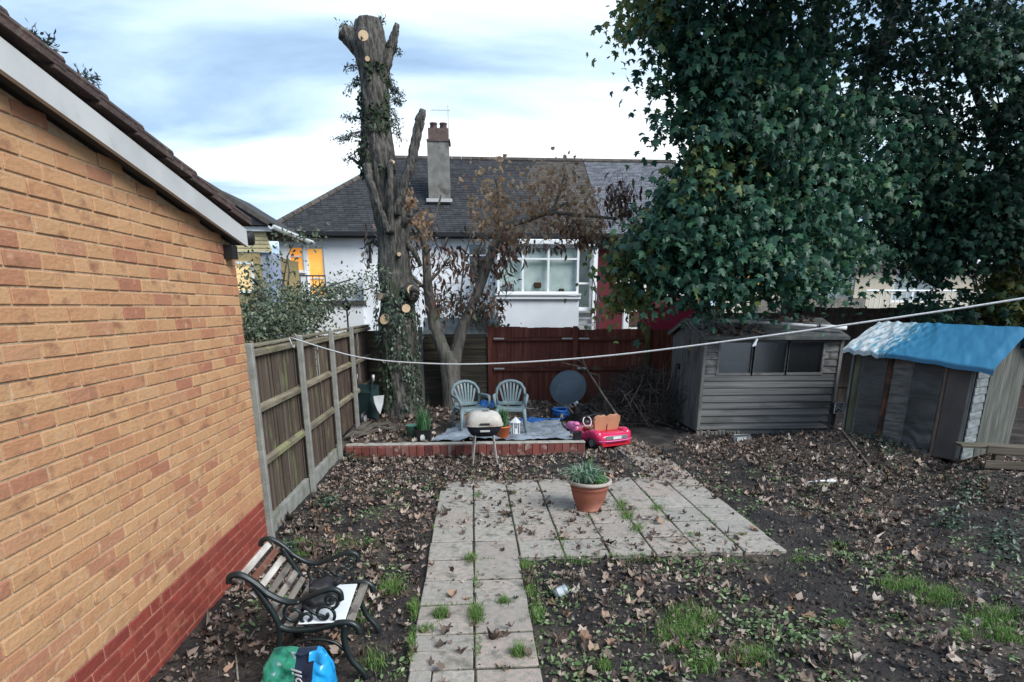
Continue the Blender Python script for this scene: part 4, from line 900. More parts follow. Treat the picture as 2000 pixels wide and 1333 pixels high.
flimb([(838, 570), (812, 548), (790, 520)], (4, 3, 2)); flimb([(836, 555), (858, 530), (880, 500)], (3, 2, 1.4)); flimb([(1080, 410), (1095, 370), (1105, 330)], (3, 2, 1))
dried = M('dried_leaf', (.20, .125, .07), rough=.75, bump=0, rnd='island', ramp=[(0, (.26, .175, .115)), (.35, (.44, .31, .20)), (.7, (.58, .43, .30)), (1, (.34, .19, .10))], trans=.5)
redl = M('dark_red_leaf', (.09, .05, .04), rough=.45, bump=0, rnd='island', ramp=[(0, (.06, .042, .042)), (.45, (.14, .075, .058)), (.75, (.21, .10, .06)), (1, (.11, .115, .065))], spec=.5)
def px_cloud(cl, Yr):
    out_ = []
    for x, y, rx, ry, n_ in cl:
        u = rng.normal(0, .48, (n_, 3)); Yc = Yr[0]+(Yr[1]-Yr[0])*rng.random(n_)
        for q in range(n_):
            p = at(x+u[q, 0]*rx, y+u[q, 1]*ry, Yc[q]); out_.append((p.x-ox, p.y-oy, p.z))
    return np.array(out_)
P = px_cloud([(965, 395, 54, 78, 300), (985, 440, 58, 46, 140), (1085, 352, 58, 46, 180), (1110, 400, 72, 50, 180), (1140, 440, 48, 52, 130), (1040, 400, 40, 30, 90), (800, 405, 14, 40, 110), (1075, 440, 60, 18, 80), (830, 440, 22, 40, 90), (1150, 465, 30, 20, 90), (1000, 465, 40, 14, 60)], (10.6, 11.5))
tag(inst('dried_leaves', scatter('dried_leaves', P, rng.normal(0, 1, P.shape), rng.uniform(.05, .115, len(P)), DRY2, dried, spin=np.array([[0, 0, -1.]])), ft), kind='stuff')
P = px_cloud([(870, 510, 50, 60, 160), (850, 590, 40, 50, 80), (985, 500, 35, 45, 170), (940, 520, 40, 60, 100), (1215, 390, 36, 42, 230), (1165, 465, 45, 20, 80), (1060, 478, 60, 12, 40), (960, 590, 35, 30, 90), (800, 500, 25, 50, 60), (905, 590, 30, 40, 60), (720, 480, 14, 40, 26), (1120, 450, 40, 40, 90)], (10.5, 11.4))
tag(inst('red_leaves', scatter('red_leaves', P, rng.normal(0, 1, P.shape), rng.uniform(.10, .19, len(P)), LANCE, redl, spin=np.array([[0, 0, -1.2]])), ft), kind='stuff')
tw = MB()
for i in range(0, len(P), 5):
    a = Vector(P[i]); tw.tube([a, a+Vector((random.gauss(0, .12), random.gauss(0, .08), random.uniform(.05, .25)))], [.003, .005], 3)
tag(tw.build('twigs', bark, ft), kind='stuff')

# ---- maples on the right
mleaf = M('maple_leaf', (.05, .10, .045), rough=.45, bump=0, rnd='island', ramp=[(0, (.012, .048, .032)), (.35, (.022, .078, .048)), (.7, (.036, .108, .060)), (.93, (.060, .15, .066)), (1, (.12, .17, .05))], spec=.3, trans=.28, c3=(.012, .050, .042), s3=1.1, t3=(.48, .68))  # darker patches in the leaf colour imitate shaded depths of the crown
mleaf_shade = M('maple_leaf_shade_tint', (.02, .05, .03), rough=.55, bump=0, rnd='island', ramp=[(0, (.010, .036, .026)), (.5, (.019, .062, .041)), (.9, (.034, .095, .054)), (1, (.07, .11, .04))], spec=.25, trans=.25)  # darker leaf copy paints in the shade over the right-hand maple
mleaf_o = M('maple_leaf_near', (.05, .10, .045), rough=.42, bump=.0, rnd='obj', ramp=[(0, (.02, .068, .046)), (.5, (.034, .10, .062)), (1, (.06, .145, .075))], spec=.35, trans=.2)
ydl = M('maple_leaf_yellowing', (.13, .17, .05), rough=.5, bump=0, rnd='island', ramp=[(0, (.07, .12, .045)), (.5, (.13, .17, .05)), (1, (.20, .19, .06))], trans=.25)
mbark = M('maple_bark', (.07, .064, .058), (.035, .032, .03), scale=8, rough=.95, bump=.9, bscale=20, stretch=(1.5, 1.5, .3))
def maple(name, base, label, trunks, blobs, nleaf, yblobs=(), near=0, dens=(.075, .145), lm=None):
    t = thing(name, base, label, 'tree'); bx_, by_ = base[0], base[1]
    for pts, rr in trunks:
        out_, rs = [], []
        P_ = [Vector((p[0]-bx_, p[1]-by_, p[2])) for p in pts]
        for i in range(len(P_)-1):
            for k in range(4): q = k/4; out_.append(P_[i].lerp(P_[i+1], q)); rs.append(rr[i]*(1-q)+rr[i+1]*q)
        out_.append(P_[-1]); rs.append(rr[-1]); MB().tube(out_, rs, 12, True, .15).build('trunk' if rr[0] > .14 else 'limb', mbark, t, True)
    def cloud(bl, tot):
        wts = np.array([b_[3]*b_[4]*b_[6] for b_ in bl], float); wts /= wts.sum(); res = []; br = []
        for b_, wt in zip(bl, wts):
            x, y, Y, rx, ry, dY, _ = b_; nl = int(tot*wt); nc = max(3, nl//26)
            for _ in range(nc):
                v = rng.normal(0, 1, 3); v /= np.linalg.norm(v); v *= rng.random()**.38
                for _t in range(6):
                    if mnoise.noise(Vector((x+v[0]*rx, y+v[1]*ry, 90*v[2]))*.0125) > -.10: break
                    v = rng.normal(0, 1, 3); v /= np.linalg.norm(v); v *= rng.random()**.38
                c_ = at(x+v[0]*rx, y+v[1]*ry, Y+v[2]*dY); br.append(Vector(c_))
                sz = rng.uniform(.24, .60); lf_ = rng.normal(0, 1, (26, 3))*np.array([sz*.55, sz*.55, sz*.26]); lf_[:, 2] -= .35*(lf_[:, 0]**2+lf_[:, 1]**2)/sz; res.append(lf_+np.array(c_)-np.array([bx_, by_, 0]))
        return np.concatenate(res), br
    def lay(nm, P, mt):
        nrm = rng.normal(0, .55, P.shape)+np.array([[-.25, -.75, .75]]); sp_ = np.tile(np.array([[0, -.35, -1.]]), (len(P), 1))
        ks = rng.integers(0, 3, len(P))
        for q in range(3):
            w3 = ks == q; tag(inst(nm, scatter(nm, P[w3], nrm[w3], rng.uniform(dens[0]*.8, dens[1], w3.sum()), MAPLES[q], mt, spin=sp_[w3], tilt=.35), t), kind='stuff')
    P, br = cloud(blobs, nleaf); lay('foliage', P, lm or mleaf)
    if yblobs: P2, _ = cloud(yblobs, int(nleaf*.07)); lay('yellowing_foliage', P2, ydl)
    tw = MB()
    for c_ in br[::4]:
        a = Vector((c_.x-bx_, c_.y-by_, c_.z)); root = Vector((0, 0, max(2.2, a.z-1.2))); d_ = (root-a)
        d_ = d_.normalized()*min(1.1, d_.length*.4); tw.tube([a, a+d_*.5+Vector((random.gauss(0, .08), random.gauss(0, .08), -.08)), a+d_+Vector((0, 0, random.uniform(-.3, 0)))], [.005, .009, .014], 4)
    tag(tw.build('branches', mbark, t), kind='stuff')
    if near:
        me = [bpy.data.meshes.new('leaf') for _ in range(3)]
        for k, m_ in enumerate(me):
            v, f = MAPLE; vv = v.copy(); vv[:, 2] *= (.4, 1.2, 2.)[k]; m_.from_pydata([tuple(a) for a in vv], [], [tuple(int(q) for q in a) for a in f]); m_.materials.append(mleaf_o)
        for x, y, Y, rx, ry, dY, _ in near:
            for _ in range(25):
                v = rng.normal(0, .5, 3); p = at(x+v[0]*rx, y+v[1]*ry, Y-dY*rng.uniform(.7, 1.05))
                o = inst('leaf', random.choice(me), t, (p.x-bx_, p.y-by_, p.z)); s_ = random.uniform(.10, .16); o.scale = (s_, s_, s_)
                nrm = Vector((random.gauss(-.1, .45), random.gauss(-.8, .3), random.gauss(.6, .4))).normalized(); tip = Vector((random.gauss(0, .4), -.3, -1)); tip = (tip-nrm*tip.dot(nrm)).normalized(); b3 = tip.cross(nrm)
                o.rotation_euler = Matrix((b3, tip, nrm)).transposed().to_euler()
    return t
# x, y, distance, spread, spread, depth spread, weight
blobs1 = [(1300, 40, 9.6, 80, 65, .5, 1.0), (1390, 110, 9.5, 110, 110, .7, 1.1), (1500, 60, 9.8, 130, 120, .8, .9), (1520, 230, 9.3, 150, 130, .9, 1.2), (1410, 270, 9.2, 105, 90, .6, 1.2), (1390, 380, 9.0, 105, 90, .6, 1.3), (1330, 430, 9.0, 90, 70, .5, 1.2), (1288, 500, 9.2, 75, 60, .5, 1.1),
          (1430, 490, 8.9, 120, 95, .7, 1.3), (1550, 400, 9.2, 130, 130, .9, 1.3), (1370, 535, 8.8, 75, 42, .4, 1.4), (1530, 515, 9.0, 110, 62, .6, 1.3), (1600, 480, 9.6, 80, 90, .6, 1.1), (1650, 300, 9.8, 110, 140, .9, 1.0), (1340, 180, 9.4, 55, 70, .4, .8), (1256, 470, 9.3, 32, 35, .3, .6), (1480, -120, 9.5, 250, 130, 1.3, .7), (1560, -330, 8.2, 260, 150, 1.4, .8)]  # last blobs, above the frame, are unseen crown added to cast shade
near1 = [(1330, 470, 8.9, 70, 50, .5, 1), (1390, 545, 8.6, 60, 30, .4, 1), (1440, 400, 8.8, 90, 70, .6, 1), (1520, 300, 9.0, 90, 80, .8, 1), (1560, 505, 8.7, 80, 50, .6, 1), (1400, 260, 9.0, 70, 60, .6, 1), (1480, 480, 8.6, 80, 60, .6, 1), (1600, 400, 9.2, 60, 80, .7, 1), (1360, 120, 9.2, 50, 60, .6, 1), (1470, 160, 9.2, 80, 60, .6, 1), (1290, 520, 9.0, 50, 30, .4, 1)]
b1 = (6.6, 12.3, 0)
t1p = at(1600, 60, 11.6); t1q = at(1735, 60, 11.8)
maple('maple_tree', b1, 'dense green maple hanging over the grey shed roof', [([(6.6, 12.3, 0), (6.6, 12.2, 1.6), (6.5, 12.0, 3.0), (6.25, 11.8, 4.6), (t1p.x, t1p.y, t1p.z), (t1p.x-.1, t1p.y, 9)], (.30, .25, .22, .20, .17, .10)),
      ([(6.5, 12.0, 3.0), (6.9, 11.9, 4.4), (t1q.x, t1q.y, t1q.z), (7.7, 11.8, 8.6)], (.18, .15, .12, .06)), ([(6.3, 11.8, 4.4), (5.2, 10.6, 5.0), (3.9, 9.8, 5.0)], (.10, .06, .02)), ([(6.4, 11.9, 3.4), (5.4, 10.4, 3.5), (4.0, 9.3, 3.3), (3.2, 9.1, 3.0)], (.10, .06, .035, .015))],
      blobs1, 29000, [(1252, 505, 9.3, 48, 55, .4, 1), (1232, 560, 9.4, 30, 38, .3, 1.2), (1260, 30, 9.7, 50, 50, .4, 1), (1400, 320, 9.0, 50, 60, .4, .7)], near1)
blobs2 = [(1720, 60, 11.4, 130, 90, .6, .7), (1690, 200, 11.3, 90, 90, .6, .6), (1860, 210, 11.4, 130, 60, .5, .4), (1950, 60, 11.2, 120, 90, .6, .9), (1720, 330, 11.4, 120, 100, .5, .8), (1900, 400, 11.5, 150, 100, .5, 1.1), (1850, 480, 11.6, 160, 60, .4, .8), (1760, 110, 10.8, 120, 60, .9, .35), (1900, 60, 10.6, 150, 70, 1., .8), (1980, 180, 10.4, 90, 110, 1., 1.1), (1760, 260, 10.8, 130, 100, .9, .75), (1890, 330, 10.6, 140, 90, 1., 1.0), (1760, 400, 10.8, 130, 80, .9, 1.2), (1900, 450, 10.5, 130, 90, .9, 1.2), (1990, 380, 10.3, 80, 120, .9, 1.3), (1790, 500, 10.6, 90, 50, .6, .7), (1840, 590, 10.9, 110, 40, .5, .75), (1990, 570, 11.3, 60, 60, .5, .5), (1700, 470, 10.4, 80, 60, .6, .7), (2150, 250, 10, 180, 300, 1.4, .8), (1850, -330, 8.6, 330, 170, 1.5, .8), (1850, -120, 9.8, 260, 120, 1.0, .8)]  # blobs above the frame are added canopy that shades this tree
b2 = (at(1955, 600, 12).x, 12.0, 0)
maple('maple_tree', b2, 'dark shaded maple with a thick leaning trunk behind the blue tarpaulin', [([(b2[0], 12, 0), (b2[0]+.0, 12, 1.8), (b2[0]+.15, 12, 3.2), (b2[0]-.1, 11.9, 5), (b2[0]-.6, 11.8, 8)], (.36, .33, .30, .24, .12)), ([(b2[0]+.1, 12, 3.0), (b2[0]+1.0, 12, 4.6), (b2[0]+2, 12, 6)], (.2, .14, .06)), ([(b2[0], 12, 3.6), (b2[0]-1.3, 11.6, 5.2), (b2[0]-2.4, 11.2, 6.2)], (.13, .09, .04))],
      blobs2, 29000, [(1990, 560, 11.2, 40, 50, .3, 1)], 0, (.085, .155), mleaf_shade)

# ---- shrub behind the left fence
shl = M('shrub_leaf', (.06, .085, .05), rough=.5, bump=0, rnd='island', ramp=[(0, (.045, .07, .045)), (.4, (.08, .115, .07)), (.75, (.14, .17, .11)), (1, (.23, .24, .16))], trans=.15)
sb = thing('leaning_shrub', (-3.1, 8.6, 0), 'loose small-leaved green shrub leaning over the left fence', 'shrub'); ox, oy = -3.1, 8.6
def SP(x, y, Y): p = at(x, y, Y); return Vector((p.x-ox, p.y-oy, p.z))
stems = [[(540, 700, 8.4), (545, 620, 8.4), (552, 560, 8.4), (562, 500, 8.4), (580, 462, 8.4), (622, 470, 8.5)], [(520, 700, 8), (515, 600, 8), (505, 540, 8), (490, 515, 8)], [(600, 700, 10), (612, 640, 10), (640, 600, 10), (690, 572, 10.2), (735, 560, 10.3)], [(590, 700, 9.5), (600, 620, 9.5), (640, 560, 9.8), (690, 545, 10)], [(560, 690, 9), (558, 600, 9), (565, 530, 9), (560, 500, 9)], [(575, 690, 9.3), (590, 600, 9.3), (620, 570, 9.5)], [(500, 700, 7.6), (495, 620, 7.6), (510, 560, 7.6)]]
P = []
for st in stems:
    pts = [SP(*p) for p in st]; MB().tube([Vector((pts[0].x, pts[0].y, 0))]+pts, [.022]+[.018-.0025*i for i in range(len(pts))], 6).build('stem', bark, sb, True)
    for i in range(len(pts)-1):
        for _ in range(95 if i > 1 else 230): P.append(pts[i].lerp(pts[i+1], random.random())+Vector([random.gauss(0, .14 if i < 3 else .10) for _ in range(3)]))
for x, y, Y, rx, ry, n_ in ((520, 620, 8, 42, 35, 800), (560, 645, 8.6, 60, 20, 700), (600, 610, 9.3, 45, 30, 500), (500, 640, 7.4, 25, 25, 420), (655, 570, 10, 50, 16, 420), (590, 575, 9.5, 40, 15, 90), (735, 540, 10.2, 30, 35, 170)):
    for _ in range(n_): P.append(SP(x+random.gauss(0, .5)*rx, y+random.gauss(0, .5)*ry, Y+random.gauss(0, .3)))
def clear(p):                              # the shrub is open where the lit windows show
    q = Vector((p[0]+ox, p[1]+oy, p[2]-CAM_H)); d_ = q.dot(_f); px, py = 1000+FOCAL_PX*q.dot(_r)/d_, PPY-FOCAL_PX*q.dot(_u)/d_
    return not (545 < px < 645 and 470 < py < 552) or random.random() < .22
P = np.array([tuple(p) for p in P if clear(p)]); P = P[(P[:, 0]+ox < -2.02) | (P[:, 2] > 1.8)]
tag(inst('foliage', scatter('foliage', P, rng.normal(0, 1, P.shape)+np.array([[0, -.3, .5]]), rng.uniform(.035, .07, len(P)), OVAL, shl), sb), kind='stuff')

# ---- light shrub behind the slat panel
hs = thing('small_shrub', (0, 11.95, 0), 'small yellow-green shrub rising behind the fork of the forked tree', 'shrub'); ox, oy = 0, 11.95
P = []; 
for x, y, rx, ry, n_ in ((935, 615, 34, 26, 520), (880, 600, 40, 30, 260), (965, 640, 30, 14, 160)):
    for _ in range(n_): P.append(SP(x+random.gauss(0, .5)*rx, y+random.gauss(0, .5)*ry, 12+random.gauss(0, .25)))
P = np.array([tuple(p) for p in P])
hsl = M('shrub_leaf_yellow', (.12, .125, .06), rough=.6, bump=0, rnd='island', ramp=[(0, (.07, .085, .045)), (.5, (.14, .14, .075)), (1, (.21, .19, .11))], trans=.15)
tag(inst('foliage', scatter('foliage', P, rng.normal(0, 1, P.shape), rng.uniform(.04, .09, len(P)), OVAL, hsl), hs), kind='stuff')
st = MB()
for _ in range(14): p = Vector(P[random.randrange(len(P))]); st.tube([(p.x*.5-.1, 0, 0), (p.x*.8, p.y*.5, p.z*.6), tuple(p)], [.02, .012, .005], 5)
st.build('stems', bark, hs)

# ---- conifer whose tips show over the brick house roof
cf = thing('cypress_tree', (-3.9, 6.7, 0), 'cypress with only two blue-green branch tips showing above the tiled roof', 'tree'); ox, oy = -3.9, 6.7
MB().tube([(0, 0, 0), (0, 0, 2), (0, .05, 3.7)], [.09, .07, .02], 8).build('trunk', bark, cf)
cs = []
for x, y, Y, dx, dy in ((45, 92, 6.2, 20, -32), (60, 98, 6.2, 40, -22), (70, 100, 6.2, 40, 0), (140, 160, 6.9, 28, -22), (150, 160, 6.9, 40, -12), (150, 165, 6.9, 30, 0)):
    a = SP(x, y, Y); cs.append((a, SP(x+dx, y+dy, Y)-a))
br = MB()
for a, d_ in cs: br.tube([(0, .03, 3.2), a, a+d_], [.02, .008, .003], 5)
tag(br.build('branches', bark, cf), kind='stuff')
P, T = sprays(cs, 45, .10, .05, .3)
tag(inst('foliage', scatter('foliage', P, rng.normal(0, 1, P.shape), rng.uniform(.03, .08, len(P)), LANCE, shoot_m, spin=T), cf), kind='stuff')
# ================================================================ things on and around the raised bed
BZ = .185
# ---- plastic garden chairs
chp = M('chair_plastic', (.17, .23, .245), (.125, .175, .19), scale=4, rough=.5, bump=.1, c3=(.30, .35, .35), s3=5, t3=(.6, .75))
def chair(loc, rz, label):
    t = thing('plastic_chair', loc, label, 'chair', rz, 'plastic chairs on the raised bed')
    # seat facing -y
    MB().grid(lambda u, v: (-.20+.40*u, -.20+.40*v, .375-.018*math.sin(u*math.pi)-.012*v+.02*max(0, .15-v)*(-4)), 12, 12).build('seat', chp, t, True)
    MB().bar((-.2, -.205, .355), (.2, -.205, .355), .02, .05, .006).bar((-.205, -.2, .36), (-.205, .2, .35), .02, .04, .006).bar((.205, -.2, .36), (.205, .2, .35), .02, .04, .006).build('seat_rim', chp, t)
    arch = [(-.205, .17, .40), (-.225, .20, .52), (-.215, .225, .62), (-.16, .245, .70), (-.08, .255, .735), (0, .258, .745), (.08, .255, .735), (.16, .245, .70), (.215, .225, .62), (.225, .20, .52), (.205, .17, .40)]
    MB().tube(arch, [.016, .02, .024, .026, .026, .026, .026, .026, .024, .02, .016], 8).build('back_frame', chp, t, True)
    MB().bar((-.2, .185, .40), (.2, .185, .40), .02, .05, .006).build('back_rail', chp, t)
    for i in range(7):
        u = (i-3)/3; tx = u*.175; tz_ = .735-.075*abs(u)**2.2
        MB().grid(lambda a, v: ((u*.10*(1-v)+tx*v)+(a-.5)*.030, .188+.062*v-.012*math.sin(v*math.pi), .405+(tz_-.405)*v), 2, 8).build('back_slat', chp, t)
    for s in (-1, 1):
        MB().tube([(s*.225, .20, .54), (s*.245, .10, .545), (s*.255, -.05, .55), (s*.25, -.16, .545), (s*.24, -.205, .50), (s*.225, -.21, .40)], [.018, .024, .026, .026, .022, .018], 8).build('armrest', chp, t, True)
        MB().tube([(s*.205, -.20, .37), (s*.225, -.225, .18), (s*.24, -.24, 0)], [.032, .026, .02], 8).build('leg', chp, t, True)
        MB().tube([(s*.195, .19, .37), (s*.215, .225, .18), (s*.23, .25, 0)], [.032, .026, .02], 8).build('leg', chp, t, True)
    return t
chair((-.05, 9.10, BZ-.005), R(20), 'grey-green plastic chair on the left, nearer the forked tree trunk')
chair((.575, 9.10, BZ-.005), R(-4), 'grey-green plastic chair on the right, behind the orange flowerpot')

# ---- barbecue
bq = thing('barbecue', (.135, 7.80, 0), 'small barbecue with stained pale lid on thin metal legs before the edging', 'barbecue', R(3))
lidm = M('barbecue_lid', (.50, .48, .44), (.36, .32, .28), scale=6, rough=.5, bump=.15, c3=(.24, .13, .085), s3=6, t3=(.60, .74)); bowlm = M('barbecue_bowl', (.022, .026, .035), rough=.4, bump=.1)
def rrect(w_, d_, z, n=28, e=3.6):
    o_ = []
    for i in range(n):
        a = 2*math.pi*i/n; c_, s_ = math.cos(a), math.sin(a); o_.append((w_/2*math.copysign(abs(c_)**(2/e), c_), d_/2*math.copysign(abs(s_)**(2/e), s_), z))
    return o_
def loft(rings, mb=None, cap0=True, cap1=True):
    b = mb or MB(); n_ = len(rings[0]); vs_ = [v for r_ in rings for v in r_]; fs_ = [(i*n_+j, i*n_+(j+1) % n_, (i+1)*n_+(j+1) % n_, (i+1)*n_+j) for i in range(len(rings)-1) for j in range(n_)]
    if cap0: fs_.append(tuple(range(n_))[::-1])
    if cap1: fs_.append(tuple(range((len(rings)-1)*n_, len(rings)*n_)))
    return b.add(vs_, fs_)
loft([rrect(.49, .36, .545), rrect(.495, .365, .56), rrect(.48, .35, .60), rrect(.44, .31, .655), rrect(.37, .24, .695), rrect(.26, .15, .715)]).build('lid', lidm, bq, True)
loft([rrect(.28, .18, .385), rrect(.36, .25, .41), rrect(.44, .31, .47), rrect(.48, .35, .535), rrect(.475, .345, .543)]).build('bowl', bowlm, bq, True)
loft([rrect(.515, .385, .535), rrect(.515, .385, .551), rrect(.495, .365, .5515)], cap0=False, cap1=False).build('rim', lidm, bq)
MB().box((0, -.195, .575), (.13, .02, .022), b=.004).box((.02, -.02, .718), (.09, .035, .012), b=.003).build('handle', bowlm, bq); MB().box((0, -.172, .475), (.13, .02, .025), b=.004).build('vent', galv, bq)
legm = M('chrome_leg', (.50, .48, .46), rough=.4, metal=.6, bump=.1)
for sx in (-1, 1):
    for sy in (-1, 1): MB().tube([(sx*.12, sy*.10, .42), (sx*.165, sy*.15, .01)], .010, 8).build('leg', legm, bq)

# ---- planters
def pot(prof_, n, mat, par, nm='pot', **k): return MB().lathe(prof_, n, **k).build(nm, mat, par, True)
ora = M('orange_plastic', (.52, .13, .035), (.42, .095, .03), scale=4, rough=.5, bump=.08); soilp = M('potting_soil', (.03, .022, .018), rough=1, bump=.8)
lfg = M('strap_leaf', (.06, .15, .06), rough=.45, bump=0, rnd='island', ramp=[(0, (.03, .10, .045)), (.5, (.06, .17, .07)), (1, (.13, .24, .10))], trans=.2)
lfp = M('pale_strap_leaf', (.30, .36, .26), rough=.5, bump=0, rnd='island', ramp=[(0, (.05, .16, .09)), (.45, (.12, .25, .17)), (.8, (.36, .44, .33)), (1, (.45, .47, .36))], trans=.2)
def tuft(nm, par, n_, r_, h0, h1, z, lean, wd, mat, sx=0., sy=0.):
    a = rng.uniform(0, 2*np.pi, n_); rr = r_*np.sqrt(rng.random(n_)); P_ = np.stack([sx+rr*np.cos(a), sy+rr*np.sin(a), np.full(n_, z)], 1)
    return tag(inst(nm, blades(nm, P_, rng.uniform(h0, h1, n_), lean, wd, mat), par), kind='stuff')
op = thing('flowerpot', (.425, 8.55, BZ-.01), 'orange plastic flowerpot with strappy green leaves behind the barbecue', 'flowerpot')
pot([(.078, 0), (.082, .005), (.105, .165), (.114, .168), (.114, .19), (.10, .19), (.095, .165)], 20, ora, op); MB().disc((0, 0, .165), (0, 0, 1), .096, 18).build('soil', soilp, op)
tuft('leaves', op, 90, .07, .20, .36, .165, .45, .009, lfg); tuft('white_flowers', op, 14, .07, .12, .22, .17, .5, .018, lfp)
bp = thing('flowerpot', (-.735, 8.52, BZ-.012), 'black square flowerpot with white label and tall thin green leaves', 'flowerpot')
loft([rrect(.19, .19, 0, 24, 8), rrect(.255, .255, .155, 24, 8), rrect(.27, .27, .156, 24, 8), rrect(.27, .27, .172, 24, 8), rrect(.25, .25, .172, 24, 8), rrect(.24, .24, .15, 24, 8)]).build('pot', blk, bp)
MB().prism([(-.037, -.118, .02), (.025, -.118, .02), (.027, -.124, .075), (.012, -.126, .105), (-.024, -.126, .105), (-.039, -.124, .075)], (0, -.004, 0)).build('label_tag', wp, bp)
MB().box((0, 0, .145), (.22, .22, .01)).build('soil', soilp, bp); tuft('leaves', bp, 150, .09, .16, .40, .15, .30, .006, lfg); tuft('dry_stems', bp, 9, .06, .3, .52, .15, .35, .004, lfp)
gp = thing('flowerpot', (-.905, 8.66, BZ-.01), 'empty translucent green flowerpot tucked behind the black square flowerpot', 'flowerpot')
grp = M('green_plastic', (.07, .17, .13), (.10, .20, .16), scale=4, rough=.45)
pot([(.075, 0), (.08, .003), (.105, .19), (.11, .195), (.10, .195), (.072, .01)], 18, grp, gp)
kp = thing('flowerpot', (1.50, 8.36, BZ), 'small black square flowerpot on the corner of the bed by the toy car', 'flowerpot')
loft([rrect(.10, .10, 0, 20, 8), rrect(.13, .13, .115, 20, 8), rrect(.12, .12, .115, 20, 8), rrect(.11, .11, .09, 20, 8)]).build('pot', blk, kp)
# small white lantern
wl = thing('candle_lantern', (.625, 8.72, BZ), 'small white candle lantern beside the orange flowerpot', 'lantern', R(15))
wl_b = MB().box((0, 0, .008), (.11, .11, .016))
for sx in (-.048, .048):
    for sy in (-.048, .048): wl_b.box((sx, sy, .105), (.010, .010, .18))
wl_b.build('frame', wp, wl); MB().lathe([(.09, .195), (.085, .20), (.02, .26), (.015, .27)], 4).build('roof', wp, wl); MB().lathe([(.025, .016), (.025, .10), (.004, .101)], 10).build('candle', wp, wl)

# ---- satellite dish
dd = thing('satellite_dish', (1.70, 10.5, BZ), 'round blue-grey satellite dish propped against the red fence', 'satellite dish', R(4))
dm = M('dish_grey', (.145, .195, .235), (.11, .15, .185), scale=3, rough=.55, bump=.1, c3=(.19, .24, .27), s3=4)
R_ = .325; dsh = MB(); tilt = Matrix.Rotation(R(12), 3, 'X'); nr = 9; na = 40
vs_, fs_ = [], []
for i in range(nr+1):
    for j in range(na):
        r_ = R_*i/nr; a = 2*math.pi*j/na; v = tilt @ Vector((r_*math.cos(a), -.45*(r_**2-R_**2)*-1*1.2, r_*math.sin(a)*.98)); vs_.append(v+Vector((0, 0, .47)))
for i in range(nr):
    for j in range(na): fs_.append((i*na+j, i*na+(j+1) % na, (i+1)*na+(j+1) % na, (i+1)*na+j))
MB().add(vs_, fs_).build('reflector', dm, dd, True)
MB().tube([tilt @ Vector((R_*math.cos(a), 0, R_*math.sin(a)*.98))+Vector((0, 0, .47)) for a in np.linspace(0, 2*math.pi, 41)], .008, 6).build('rim', dm, dd, True)
MB().tube([(.03, -.02, .17), (.05, -.16, .14), (.07, -.30, .20)], .011, 6).build('feed_arm', galv, dd); MB().tube([(.06, -.29, .22), (.09, -.33, .26)], .026, 10).build('feed_horn', wp, dd)
MB().tube([(0, .07, .45), (0, .12, .12), (0, .12, -.05)], .02, 8).tube([(-.12, .16, -.02), (0, .12, .15), (.14, .16, -.02)], .014, 6).build('mount', galv, dd)

# ---- weed membrane, blue sheet, blue hose
mem = M('weed_membrane', (.23, .265, .31), (.11, .135, .165), scale=3, rough=.33, bump=.5, bscale=12, spec=.6, c3=(.20, .22, .25), s3=3, t3=(.55, .72))
def mem_fn(u, v):
    y = 8.33+1.42*v; x = (-.62+.42*v)+(2.06-.42*v-.02*v)*u + .03*math.sin(u*17+v*3)*v; 
    return (x, y, bz(x, y)+.024+.065*abs(fbm(x*1.0+y*.9, y*1.9, 2.6, 4, 7.))+.012*math.sin(x*9+y*6)*.5+.01)
sh_ = inst('weed_membrane', MB().grid(mem_fn, 90, 60).mesh('weed_membrane', mem, True)); tag(sh_, 'crumpled blue-grey weed membrane spread on the raised bed under the chairs', 'membrane')
blt = M('blue_sheet', (.02, .13, .42), (.012, .075, .26), scale=5, rough=.4, bump=.5, bscale=10)
def crumple(cx_, cy_, wx, wy, h, sd, rot=0):
    def fn(u, v):
        a, b_ = (u-.5)*wx, (v-.5)*wy; e_ = max(0, 1-(2*u-1)**4)*max(0, 1-(2*v-1)**4); x = a*math.cos(rot)-b_*math.sin(rot)+cx_+.04*fbm(u, v, 3, 2, sd); y = a*math.sin(rot)+b_*math.cos(rot)+cy_+.04*fbm(u, v, 3, 2, sd+3)
        return (x, y, bz(x, y)+.03+h*e_*(.5+.9*abs(fbm(u, v, 4.2, 3, sd))))
    return MB().grid(fn, 36, 26)
q = on(1035, 822, .22); o_ = inst('blue_sheet', crumple(q.x, q.y, .62, .20, .07, 1., .1).mesh('blue_sheet', blt, True)); tag(o_, 'crumpled bright blue plastic sheet lying right of the chairs', 'sheet')
q = on(955, 797, .22); o_ = inst('blue_sheet', crumple(q.x, q.y, .55, .3, .10, 5., 0).mesh('blue_sheet', blt, True)); tag(o_, 'blue plastic sheet bunched on the bed behind the left chair', 'sheet')
q = on(1095, 812, .24); hz_ = thing('hose_coil', (q.x, q.y, .20), 'coiled bright blue hose beside the foot of the satellite dish', 'hose')
cb_ = MB()
for k in range(7):
    rr = .10+.028*random.random(); tl = random.uniform(-.3, .3); cb_.tube([((rr+.02*math.sin(3*a+k))*math.cos(a), (rr+.02*math.cos(2*a+k))*math.sin(a), .05+.02*k*.8+.05*math.sin(a+k)*tl) for a in np.linspace(0, 2*math.pi, 20)], .016, 6)
cb_.build('coil', blt, hz_, True); MB().tube([(.1, 0, .04), (.0, -.25, .03), (-.25, -.28, .035), (-.5, -.2, .03), (-.62, .0, .04)], .013, 6).build('loose_end', blt, hz_, True)
MB().tube([(0, -.11, .03), (0, -.11, .10)], .03, 8).build('connector', M('beige_plastic', (.45, .38, .27), rough=.5), hz_)
